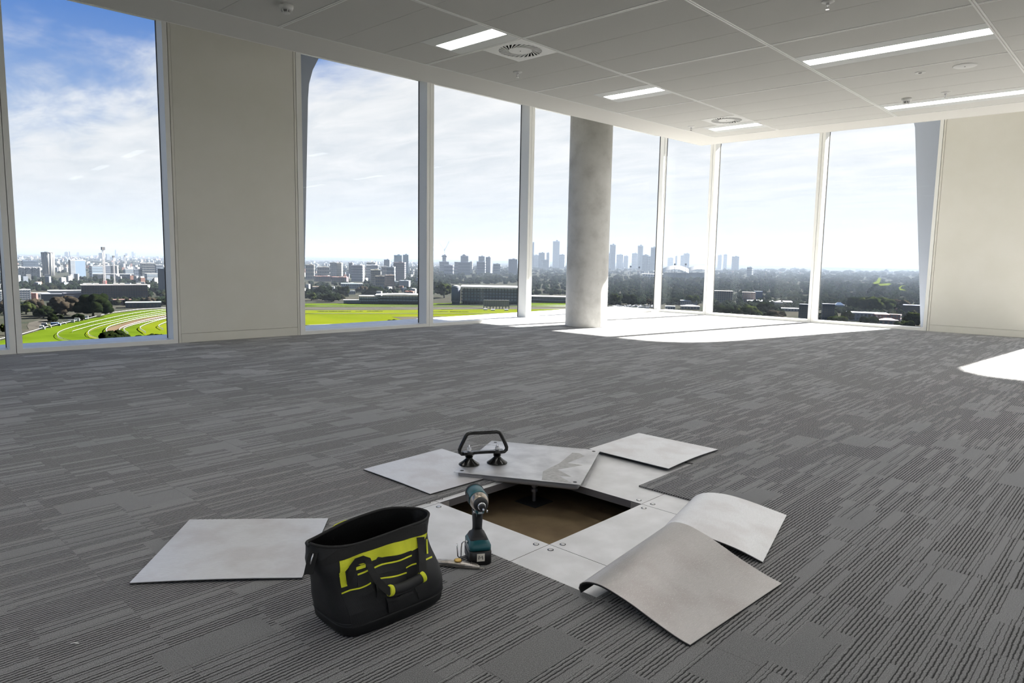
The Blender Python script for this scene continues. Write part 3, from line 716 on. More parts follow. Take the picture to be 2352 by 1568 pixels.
rail(smooth([(430, 717), (382, 723), (316, 734), (252.6, 750.5), (242, 759), (246, 765)]), r=0.28)
rail(smooth([(430, 720), (382, 727.4), (336.8, 736.8), (294.7, 748.4), (275.8, 755.8), (273.7, 761)]), r=0.22)
rail(smooth([(384, 731.5), (315.8, 745.3), (286.3, 754.7), (283, 760), (294.7, 767.4)]), r=0.2)
rail(smooth([(400, 730), (383, 732.6), (345, 743), (322, 752.6), (321, 756.8), (334.7, 765.3)]), r=0.2)
rail(smooth([(400, 738), (384, 741), (366.3, 748.4), (363, 751.6), (374.7, 757.9)]), r=0.2)
for y, r_ in ((703.5, .3), (706, .22), (712.3, .22), (722.5, .3)): rail([(680, y + .3), (900, y), (1335, y - .6)], r=r_)
rail([(695, 750), (760, 747.5), (830, 746)], r=.25)

def pxw(p, npx):                          # metres covered by npx pixels at point p
    d = (p - Vector((0, 0, CZ))).dot(c_f); return npx * d / F_PX
def face(p): return math.atan2(p.y, p.x) - math.pi / 2   # yaw so that local +x runs across the view and -y faces the viewer
WG = (0.035, 0.05, 0.07)
M_wing = mat('far_window_glass', WG, 0.25)
M_wingl = mat('far_window_light', (0.16, 0.20, 0.24), 0.3)
def bcol(name, c): return mat('facade_' + name, tuple(x * 0.25 for x in c), 0.8)
def building(x0, x1, yb, yt, col, label, cname, nx=0, nz=0, yaw=0.35, dep=0.6, name='building', cat='building', dist=None, roof=None, group=None, wall_w=0.55, light=False, plant=True, band=False):
    xm = (x0 + x1) / 2
    if dist is None: p = G(xm, yb)
    else:
        d = ray(xm, 600); t = dist / math.hypot(d.x, d.y); p = Vector((d.x * t, d.y * t, GZ))
    D = (p - Vector((0, 0, CZ))).dot(c_f)
    wv = pxw(p, x1 - x0); W_ = wv / (math.cos(yaw) + dep * abs(math.sin(yaw))); Dp = W_ * dep
    # height from pixel row of the top
    r1 = ray(xm, yt); H = CZ + r1.z * math.hypot(p.x, p.y) / math.hypot(r1.x, r1.y) - GZ
    ya = face(p) + yaw
    M = Matrix.Translation(p) @ Matrix.Rotation(ya, 4, 'Z')
    root = empty(name, p, label, cat, group)
    m_ = bcol(cname, col)
    part('walls', MB().obox(None, W_, Dp, H, M=M), m_, root)
    rf = MB(); M2 = M @ Matrix.Translation((0, 0, H)); rf.obox(None, W_ * 1.02, Dp * 1.02, max(0.4, H * 0.02), M=M2)
    part('roof', rf, mat('roof_' + (roof[0] if roof else 'pale'), roof[1] if roof else (0.4, 0.4, 0.4), 0.8), root)
    if plant:
        part('plant_room', MB().obox(None, W_ * 0.3, Dp * 0.4, max(1.0, H * 0.06), M=M @ Matrix.Translation((W_ * 0.1, 0, H))), m_, root)
    if nx and nz:
        wb = MB(); cw, ch = W_ / nx, H * 0.94 / nz
        for i in range(nx):
            for j in range(nz):
                if band and i > 0: continue
                ww = W_ * 0.94 if band else cw * wall_w
                cx_ = 0 if band else -W_ / 2 + cw * (i + .5)
                wb.obox(None, ww, 0.25, ch * (0.5 if band else 0.55), M=M @ Matrix.Translation((cx_, -Dp / 2 - 0.02, H * 0.03 + ch * (j + .25))))
        ny = max(1, int(nx * dep)); cd = Dp / ny
        for sx in (-1, 1):
            for i in range(ny):
                for j in range(nz):
                    wb.obox(None, 0.25, cd * wall_w, ch * 0.55, M=M @ Matrix.Translation((sx * (W_ / 2 + 0.02), -Dp / 2 + cd * (i + .5), H * 0.03 + ch * (j + .25))))
        part('windows', wb, M_wingl if light else M_wing, root)
    return root, M, W_, Dp, H, p

# ---- far left window
r_, M, W_, Dp, H, p = building(42, 89, 637, 613.5, (0.50, 0.50, 0.60), 'low block with white lattice facade at the far left window', 'lattice_dark', yaw=-0.05, dep=0.4)
lt = MB(); nx, nz = 12, 6
for i in range(nx + 1):
    for sg in (-1, 1):
        for j in range(nz):
            xa = -W_ / 2 + W_ * i / nx; xb = xa + sg * W_ / nx * ((i * 7 + j * 3) % 3 - 0.4)
            xa = max(-W_ / 2, min(W_ / 2, xa)); xb = max(-W_ / 2, min(W_ / 2, xb))
            lt.tube([M @ Vector((xa, -Dp / 2 - .6, H * j / nz)), M @ Vector((xb, -Dp / 2 - .6, H * (j + 1) / nz))], H / 28, 4, smooth=False)
part('lattice', lt, bcol('lattice', (1.0, 1.0, 1.0)), r_)
part('windows', MB().obox(None, W_ * .96, .4, H * .92, M=M @ Matrix.Translation((0, -Dp / 2 - .1, H * .04))), M_wing, r_)
def cyl_tower(x0, x1, yt, dist, label, name='tower', n=28, ribs=True, base=1.0, flare=1.12):
    xm = (x0 + x1) / 2; d = ray(xm, 600); t = dist / math.hypot(d.x, d.y); p = Vector((d.x * t, d.y * t, GZ)); R0 = pxw(p, x1 - x0) / 2
    r1 = ray(xm, yt); H = CZ + r1.z * dist / math.hypot(r1.x, r1.y) - GZ
    root = empty(name, p, label, 'tower')
    part('shaft', MB().lathe([(R0 * .9 * base, 0), (R0 * .95, H * .5), (R0 * flare * .9, H * .97)], p, n), bcol('tower_grey', (0.42, 0.46, 0.50)), root)
    part('crown', MB().lathe([(R0 * flare * .95, H * .97), (R0 * flare * .95, H), (R0 * .5, H), (R0 * .5, H * 1.02)], p, n), bcol('crown_grey', (0.25, 0.27, 0.33)), root)
    if ribs:
        rb = MB()
        for k in range(0, n, 2):
            a = 2 * math.pi * k / n
            rb.tube([p + Vector((R0 * .91 * base * math.cos(a), R0 * .91 * base * math.sin(a), 0)), p + Vector((R0 * .96 * math.cos(a), R0 * .96 * math.sin(a), H * .5)), p + Vector((R0 * flare * .91 * math.cos(a), R0 * flare * .91 * math.sin(a), H * .97))], R0 * .06, 4)
        part('ribs', rb, bcol('rib_cream', (0.95, 0.9, 0.8)), root)
cyl_tower(98, 123, 579, 2150, 'tall rounded tower with vertical fins, left window', 'tower')
building(52, 84, 637, 599, (0.22, 0.30, 0.42), 'broad blue office block behind the lattice facade', 'slate_blue', 10, 5, yaw=.2, dist=2500, roof=('blue', (.1, .13, .2)))
building(160, 193, 634, 598, (0.16, 0.27, 0.42), 'dark blue glass slab tower, left window', 'deep_blue', 0, 0, yaw=0.55, dep=0.45, dist=1950, roof=('white', (.7, .7, .7)))
building(158, 171, 634, 597, (0.70, 0.72, 0.78), 'white banded stair tower against the blue slab', 'white_band', 3, 14, yaw=0.5, dep=0.8, dist=1925, band=True)
building(206, 236, 632, 611, (0.30, 0.40, 0.52), 'blue glass office block behind the long grey hall', 'office_blue', 6, 4, dist=2050, band=True, light=True)
building(240, 252, 632, 610, (0.30, 0.34, 0.45), 'slim slate office block right of the tall crane mast', 'slate_mid', 4, 5, dist=2150)
building(254, 270, 630, 610, (0.92, 0.86, 0.74), 'cream block with dark left stair, left window', 'cream', 3, 5, dist=2100, yaw=-.3)
building(284, 304, 634, 618, (0.42, 0.48, 0.55), 'grey panelled block in the left window', 'panel_grey', 6, 4, dist=1980, light=True)
building(304, 323, 634, 618, (0.20, 0.25, 0.36), 'dark low office left of the white hotel block', 'dark_office', 4, 3, dist=1990)
building(323, 355, 627, 604.5, (0.95, 0.94, 0.90), 'white hotel block with rows of windows, left window', 'hotel_white', 9, 6, dist=2000, yaw=.25)
building(332, 362, 638, 628, (0.62, 0.68, 0.74), 'low glazed building under the white hotel block', 'low_glazed', 8, 2, dist=1700, light=True)
building(356, 372, 632, 608, (0.36, 0.42, 0.52), 'blue-grey block behind the dark right-hand tower', 'blue_grey', 5, 6, dist=1900)
building(220, 302, 641, 629, (0.50, 0.53, 0.57), 'long low grey hall in the left window', 'hall_grey', 0, 0, yaw=0.02, dep=.3, roof=('grey', (.4, .42, .44)), plant=False)
r_, M, W_, Dp, H, p = building(198, 331, 691, 654, (0.20, 0.17, 0.18), 'long brown building wrapped in scaffolding, left window', 'scaffold_brown', 30, 6, yaw=0.06, dep=.3, roof=('dusty', (.4, .36, .34)), plant=False, wall_w=.7)
for k, q in enumerate((-.38, -.27, .02, .12, .38)):
    part('roof_unit', MB().obox(None, W_ * .07, Dp * .4, H * .1, M=M @ Matrix.Translation((W_ * q, 0, H))), bcol('unit_white', (1.2, 1.2, 1.15)), r_)
sc_ = MB()
for k in range(9): sc_.obox(None, W_ * 1.01, .5, .25, M=M @ Matrix.Translation((0, -Dp / 2 - .8, H * (k + .6) / 9)))
for k in range(27): sc_.obox(None, .25, .5, H, M=M @ Matrix.Translation((-W_ / 2 + W_ * k / 26, -Dp / 2 - .8, 0)))
part('scaffolding', sc_, bcol('scaffold', (0.42, 0.38, 0.40)), r_)
building(192, 206, 690, 651, (0.34, 0.36, 0.44), 'narrow grey stair tower at the left end of the scaffolded building', 'stair_grey', 0, 0, yaw=.3, plant=False)
building(363, 392, 680, 617, (0.17, 0.23, 0.31), 'dark slender apartment tower at the right edge of the left window', 'dark_tower', 6, 16, yaw=-.5, dep=.7, dist=1260, roof=('slate', (.2, .24, .28)))
building(36, 68.5, 689, 665, (0.95, 0.95, 0.97), 'white apartment block with dark window rows beside the left mullion', 'apart_white', 6, 5, yaw=.15, dep=.4, wall_w=.62)
building(-20, 16, 694, 668, (0.90, 0.90, 0.88), 'pale apartment block behind the first mullion', 'apart_pale', 6, 5, yaw=.15, dep=.4)
building(69, 86, 688, 673, (0.30, 0.09, 0.07), 'dark red brick house next to the white apartments', 'brick_dark', 0, 0, yaw=-.4, plant=False, roof=('red', (.2, .06, .05)))
building(76, 112, 685, 673, (1.1, 1.08, 1.0), 'white warehouse with a wide roof, left window', 'ware_white', 5, 1, yaw=.2, dep=1.0, roof=('bright', (.75, .74, .7)), plant=False)
building(100, 150, 690, 675, (0.12, 0.13, 0.17), 'dark roofed hall behind the bare round tree', 'hall_dark', 0, 0, yaw=-.1, dep=.6, roof=('dark', (.05, .055, .07)), plant=False)
building(116, 182, 678, 667, (0.9, 0.9, 0.88), 'long white roofed hall behind the dark halls', 'hall_white', 0, 0, yaw=.1, dep=.5, roof=('bright2', (.62, .62, .6)), plant=False)
building(148, 198, 693, 673, (0.14, 0.14, 0.19), 'second dark hall beside the big evergreen tree', 'hall_dark2', 0, 0, yaw=.15, dep=.6, roof=('dark2', (.06, .06, .08)), plant=False)
building(186, 212, 692, 674, (0.85, 0.82, 0.70), 'small cream block peeking over the big evergreen', 'cream2', 3, 3, yaw=.2, roof=('bright3', (.6, .6, .58)))
building(262, 300, 699, 688, (0.26, 0.08, 0.07), 'red brick terrace right of the big evergreen', 'brick_red', 8, 2, yaw=.1, plant=False, roof=('rust', (.13, .06, .05)))
r_, M, W_, Dp, H, p = building(294, 366, 706, 694, (0.16, 0.17, 0.18), 'low track pavilion with pale green roof, left window', 'pavilion_dark', 10, 1, yaw=-.02, dep=.5, roof=('seagreen', (.22, .28, .27)), plant=False)
# small stadium stand
r_, M, W_, Dp, H, p = building(205, 252, 680, 668, (0.20, 0.20, 0.24), 'small raked sports stand with white struts', 'stand_grey', 0, 0, yaw=-.1, dep=.4, plant=False, roof=('bright4', (.6, .6, .58)))
st = MB()
for k in range(6):
    a = -W_ / 2 + W_ * k / 6
    st.tube([M @ Vector((a, -Dp / 2 - 1, 0)), M @ Vector((a + W_ / 12, -Dp / 2 - 1, H)), M @ Vector((a + W_ / 6, -Dp / 2 - 1, 0))], H * .06, 4, smooth=False)
part('strut', st, bcol('strut_white', (1.1, 1.1, 1.0)), r_)
# billboards and trucks along the rail
for k, (x0, x1, yb, yt, c, lb, nm, cat) in enumerate([
    (158, 170, 741, 733.5, (1.3, 1.3, 1.3), 'white trackside billboard, leftmost of three by the curve', 'billboard', 'billboard'),
    (171.5, 182, 738.5, 730, (1.3, 1.3, 1.3), 'white trackside billboard in the middle of three', 'billboard', 'billboard'),
    (183, 191, 736, 729, (0.22, 0.08, 0.10), 'dark red trackside board between two white ones', 'billboard', 'billboard'),
    (192, 202, 733.5, 725, (1.3, 1.3, 1.3), 'white trackside billboard, rightmost before the dark tree', 'billboard', 'billboard'),
    (92, 102.5, 757, 747, (1.3, 1.3, 1.3), 'white square truck box on the gravel by the outer rail', 'truck', 'truck'),
    (97, 109, 749, 741, (0.55, 0.56, 0.58), 'grey box truck behind the white square one', 'truck', 'truck'),
    (109, 117, 753, 745, (0.95, 0.95, 0.45), 'pale yellow van between the trucks', 'truck', 'truck'),
    (119, 138, 748, 740.5, (0.18, 0.30, 0.62), 'blue covered truck beside the outer rail', 'truck', 'truck'),
    (143, 151, 744, 739, (0.8, 0.8, 0.82), 'small white van right of the blue truck', 'truck', 'truck')]):
    p = G((x0 + x1) / 2, yb); w = pxw(p, x1 - x0); h = pxw(p, yb - yt); M = Matrix.Translation(p) @ Matrix.Rotation(face(p) - .2, 4, 'Z')
    root = empty(nm, p, lb, cat)
    if nm == 'billboard':
        part('board', MB().obox(None, w, .4, h * .85, M=M @ Matrix.Translation((0, 0, h * .15))), bcol('bb%d' % (k if k == 2 else 0), c), root)
        part('frame', MB().obox(None, w * 1.05, .8, h, M=M @ Matrix.Translation((0, .7, 0))), bcol('bb_back', (.12, .12, .13)), root)
    else:
        part('box_body', MB().obox(None, w * .8, w * .45, h * .85, M=M @ Matrix.Translation((-w * .1, 0, h * .15))), bcol('truck%d' % k, c), root)
        part('cab', MB().obox(None, w * .2, w * .4, h * .55, M=M @ Matrix.Translation((w * .4, 0, h * .1))), bcol('cab%d' % k, tuple(a * .6 for a in c)), root)
        wh = MB()
        for sx in (-.35, .0, .38):
            wh.obox(None, h * .2, w * .46, h * .2, M=M @ Matrix.Translation((w * sx, 0, 0)))
        part('wheels', wh, M_gask, root)

# crane masts
M_cr = bcol('crane', (0.85, 0.82, 0.84)); M_crr = bcol('crane_red', (0.8, 0.25, 0.25))
def lattice_mast(p, q, w, mb, k=16):
    p, q = Vector(p), Vector(q); d = (q - p); a = d.orthogonal().normalized() * w; b = d.normalized().cross(a)
    cs = [a + b, a - b, -a - b, b - a]
    for c in cs: mb.tube([p + c, q + c], w * .22, 4, smooth=False)
    for i in range(k):
        t0, t1 = i / k, (i + 1) / k
        for c0, c1 in zip(cs, cs[1:] + cs[:1]): mb.tube([p + d * t0 + c0, p + d * t1 + c1], w * .12, 3, smooth=False)
def mast(x, yb, yt, w, label, dist, red=True):
    d = ray(x, 600); t = dist / math.hypot(d.x, d.y); p = Vector((d.x * t, d.y * t, GZ))
    r1 = ray(x, yt); H = CZ + r1.z * dist / math.hypot(r1.x, r1.y) - GZ
    root = empty('lattice_mast', p, label, 'mast'); mb = MB(); lattice_mast(p, p + Vector((0, 0, H)), w, mb, 30); part('lattice', mb, M_cr, root)
    part('head', MB().box(p.x - w * 2, p.x + w * 2, p.y - w * 2, p.y + w * 2, GZ + H - w * 4, GZ + H), bcol('mast_head', (.4, .4, .42)), root)
    if red:
        mb = MB(); lattice_mast(p, p + Vector((0, 0, H * .34)), w * 1.6, mb, 10); part('lower_section', mb, M_crr, root)
mast(238, 655, 567, 1.0, 'tall white lattice mast rising from the scaffolded building', 1100)
mast(261, 640, 587, .8, 'thin lattice mast right of the tall one', 1500, False)
mast(287, 620, 586, .8, 'third thin mast far behind the grey hall', 2300, False)

# ---- second window
L2 = [
 (702, 722, 618, 608, (0.92, 0.86, 0.72), 'cream stepped apartment block at the left edge of the second window', 'c1', 5, 4, 1900),
 (729, 756, 626, 613, (0.97, 0.93, 0.84), 'white stepped apartment block left of the striped towers', 'c2', 7, 4, 1850),
 (758, 773, 618, 603, (0.95, 0.92, 0.85), 'white twin slab with dark recess in the second window', 'c3', 4, 8, 2050),
 (773, 787, 618, 604, (0.93, 0.88, 0.76), 'cream slab tower right of the white twin slab', 'c4', 4, 8, 2060),
 (801, 812, 617, 604, (0.42, 0.40, 0.46), 'mauve grey tower behind the white balcony block', 'c5', 3, 8, 2300),
 (807, 837, 625, 609, (0.93, 0.95, 0.98), 'wide white balcony block in the second window', 'c6', 10, 6, 1800),
 (841, 869, 625, 609, (0.90, 0.93, 0.98), 'second white balcony block behind the yellow tower', 'c7', 9, 6, 1830),
 (842, 866, 612, 603, (0.88, 0.84, 0.74), 'cream rooftop tower pair above the second balcony block', 'c8', 6, 3, 2300),
 (851, 874, 648, 620, (0.78, 0.72, 0.56), 'yellow brick apartment tower in the second window', 'c9', 6, 8, 1500),
 (862, 883, 648, 634, (0.48, 0.42, 0.34), 'brown block with flat cream roof before the yellow tower', 'c10', 5, 4, 1380),
 (884, 906, 648, 632, (0.72, 0.56, 0.46), 'pink brick apartment block with white bands', 'c11', 6, 6, 1400),
 (876, 890, 626, 612, (1.0, 0.98, 0.95), 'small white block below the blue tower', 'c12', 3, 4, 1750),
 (889, 908, 624, 613, (0.78, 0.85, 0.90), 'white framed glass block below the twin blue towers', 'c13', 6, 4, 1700),
 (904, 932, 625, 603, (0.42, 0.34, 0.36), 'brown rounded apartment block before the twin blue towers', 'c14', 8, 8, 1900),
 (882, 897, 624, 596.5, (0.45, 0.58, 0.75), 'pale blue stepped tower left of the twin blue towers', 'c15', 5, 12, 2400),
 (905, 923, 606, 586.5, (0.22, 0.42, 0.55), 'left one of the twin blue glass towers', 'c16', 6, 12, 2700),
 (925.5, 938, 612, 585.5, (0.24, 0.46, 0.62), 'right one of the twin blue glass towers', 'c17', 4, 14, 2650),
 (917, 943, 660, 644.5, (0.62, 0.68, 0.76), 'blue glass office cube with white right wall', 'c18', 8, 5, None),
 (897, 915, 656, 646, (0.55, 0.62, 0.66), 'small greenish glass building left of the office cube', 'c19', 6, 3, None),
 (882, 889, 662, 651, (0.86, 0.84, 0.50), 'narrow pale yellow block among the trees', 'c20', 0, 0, None),
 (815, 850, 645, 635, (0.34, 0.13, 0.12), 'dark red brick flats with hipped roof', 'c21', 8, 3, None),
 (722, 760, 646, 634, (0.36, 0.22, 0.20), 'brown brick flats with cream balconies', 'c22', 8, 4, None),
 (762, 800, 648, 636, (0.33, 0.20, 0.19), 'long brown brick flats in the middle of the second window', 'c23', 8, 3, None),
 (784, 832, 662, 651, (0.40, 0.50, 0.55), 'teal glass school building with flat white roof', 'c24', 10, 2, None),
 (718, 736, 668, 658, (0.85, 0.62, 0.48), 'orange and white block at the lower left of the second window', 'c25', 4, 3, None),
 (797, 816, 676, 668, (0.45, 0.50, 0.55), 'small framed pavilion above the first stand roof', 'c26', 4, 1, None),
 (701, 707, 670, 664, (0.9, 0.88, 0.84), 'tiny white house beside the second window frame', 'c27', 0, 0, None),
 (930, 952, 677, 669, (0.45, 0.16, 0.08), 'orange roofed house right of the stand', 'c28', 4, 1, None)]
for x0, x1, yb, yt, c, lb, nm, nx, nz, ds in L2:
    building(x0, x1, yb, yt, c, lb, nm, nx, nz, yaw=rnd.uniform(-.45, .45), dep=rnd.uniform(.4, .8), dist=ds, roof=('w' + nm, tuple(min(.7, a * .6) for a in c)) if nm not in ('c21', 'c22', 'c23', 'c28') else ('tile_red' + nm, (.22, .07, .045)))
# grandstands
def stand(x0, x1, yb, yt, label, nbay=14, curved=False, dark=(0.10, 0.12, 0.13), tiers=2):
    p = G((x0 + x1) / 2, yb); w = pxw(p, x1 - x0); h = pxw(p, yb - yt); M = Matrix.Translation(p) @ Matrix.Rotation(face(p) - .05, 4, 'Z')
    root = empty('grandstand', p, label, 'grandstand'); dp = w * .22
    part('back_wall', MB().obox(None, w, dp * .5, h * .8, M=M @ Matrix.Translation((0, dp * .3, 0))), bcol('stand_dark', dark), root)
    for k in range(tiers):
        z = h * (k + 1) / (tiers + 1) * .85
        part('deck', MB().obox(None, w, dp, h * .05, M=M @ Matrix.Translation((0, 0, z))), bcol('deck_grey', (.30, .34, .36)), root)
        part('glazing', MB().obox(None, w * .98, .6, h * .14, M=M @ Matrix.Translation((0, -dp * .4, z + h * .06))), M_wingl, root)
    mb = MB()
    for k in range(nbay + 1): mb.obox(None, h * .03, h * .03, h * .9, M=M @ Matrix.Translation((-w / 2 + w * k / nbay, -dp * .48, 0)))
    part('columns', mb, bcol('stand_col', (.16, .18, .2)), root)
    loops = []
    for k in range(21):
        t = k / 20 * 2 - 1; zz = h * (.9 + (.10 * (1 - t * t) if curved else .03)) ; x = t * w / 2 * 1.03
        loops.append([M @ Vector((x, -dp * .75, zz)), M @ Vector((x, dp * .6, zz + h * .06)), M @ Vector((x, dp * .6, zz + h * .10)), M @ Vector((x, -dp * .75, zz + h * .05))])
    part('canopy', MB().loft(loops, smooth=False), bcol('canopy_white', (1.1, 1.1, 1.1)), root)
    return root, M, w, dp, h
stand(866, 985, 697.5, 676, 'low racecourse grandstand with curved white roof, second window', 16, True)
stand(826, 868, 697.5, 678.5, 'small flat roofed racecourse stand left of the curved one', 8)
stand(790, 828, 697, 688, 'low dark betting pavilion at the left end of the stands', 6)
stand(1217, 1330, 694, 680, 'racecourse stand with pale green roof left of the concrete column', 16)
r_, M, w, dp, h = stand(1061, 1215, 699, 657.5, 'large dark glass grandstand with white roof edge, third window', 22, False, (0.07, 0.10, 0.14), 4)
# drum tower of the big stand
p = G(1047, 699); R0 = pxw(p, 10.5); H = pxw(p, 42)
root = empty('drum_tower', p, 'blue grey cylindrical drum at the left end of the big stand', 'tower')
part('drum', MB().lathe([(R0 * .85, 0), (R0 * .85, H * .18), (R0, H * .18), (R0, H * .94), (R0 * .9, H * .96)], p, 32), bcol('drum_blue', (0.26, 0.32, 0.46)), root)
part('cap', MB().lathe([(R0 * .9, H * .95), (R0 * .75, H * 1.02), (R0 * .3, H * 1.05)], p, 24), bcol('cap_white', (1.2, 1.2, 1.2)), root)
part('band', MB().lathe([(R0 * 1.02, H * .18), (R0 * 1.02, H * .21)], p, 32).lathe([(R0 * 1.02, H * .9), (R0 * 1.02, H * .93)], p, 32), bcol('band_grey', (.4, .45, .52)), root)
# video board
p = G(1140, 709); w = pxw(p, 58); h = pxw(p, 19); M = Matrix.Translation(p) @ Matrix.Rotation(face(p) + .1, 4, 'Z')
root = empty('scoreboard', p, 'gridded back of the racecourse video board with sheds below', 'scoreboard')
part('screen_back', MB().obox(None, w, 1.5, h * .7, M=M @ Matrix.Translation((0, 0, h * .3))), bcol('screen', (.78, .76, .70)), root)
mb = MB()
for k in range(15): mb.obox(None, .5, 2.2, h * .72, M=M @ Matrix.Translation((-w / 2 + w * k / 14, 0, h * .29)))
for k in range(5): mb.obox(None, w, 2.2, .5, M=M @ Matrix.Translation((0, 0, h * (.3 + .7 * k / 4))))
part('frame_grid', mb, bcol('screen_grid', (.35, .36, .36)), root)
mb = MB()
for k in range(9): mb.obox(None, .8, 3, h * .3, M=M @ Matrix.Translation((-w / 2 + w * k / 8, 0, 0)))
part('posts', mb, bcol('screen_grid', (.35, .36, .36)), root)
for k, (x, y, c, lb) in enumerate([(1115, 712, (.9, .9, .9), 'white shed left of the three below the video board'), (1132, 713, (.85, .88, .9), 'pale shed in the middle below the video board'), (1163, 713, (.6, .68, .66), 'green grey shed on the right below the video board')]):
    p = G(x, y); w = pxw(p, 9); M = Matrix.Translation(p) @ Matrix.Rotation(face(p), 4, 'Z'); root = empty('shed', p, lb, 'shed')
    part('walls', MB().obox(None, w, w * .6, w * .25, M=M), bcol('shed%d' % k, c), root)
    part('gable_roof', MB().loft([[M @ Vector((s * w / 2, -w * .33, w * .25)), M @ Vector((s * w / 2, w * .33, w * .25)), M @ Vector((s * w / 2, 0, w * .42))] for s in (-1, 1)], smooth=False), bcol('shedr%d' % k, tuple(a * .9 for a in c)), root)
# dark low hedges on the infield
M_hedge = mat('hedge_leaf', (0.022, 0.026, 0.012), 0.9, col2=(0.04, 0.04, 0.018), nscale=.6, spec=0.05)
for k, (x0, x1, y, lb) in enumerate([(729, 754, 715.5, 'dark steeplechase hedge, leftmost on the infield'), (756, 806, 715.5, 'longest dark steeplechase hedge, second from the left'), (817, 834, 715, 'small clump of dark shrubs between the steeplechase hedges'), (843, 879, 715, 'thin dark hedge left of the mullion'), (1014, 1040, 711, 'short dark hedge at left in the third window'), (995, 1030, 716.5, 'ragged dark hedge row, left part, third window'), (1034, 1076, 716.5, 'ragged dark hedge row, right part, third window'), (1264, 1282, 718, 'dark shrub clump on the turf left of the column')]):
    a, b = G(x0, y), G(x1, y); n = max(4, int((x1 - x0) / 3)); mb = MB(); r = pxw(a, 1.3)
    for i in range(n):
        q = a.lerp(b, (i + .5) / n); rr = r * rnd.uniform(.8, 1.3); L = (b - a).length / n * .7
        mb.lathe([(L * .8, 0), (L, rr * .5), (L * .6, rr)], q, 7)
    thing('hedge', mb, M_hedge, a, lb, 'hedge')

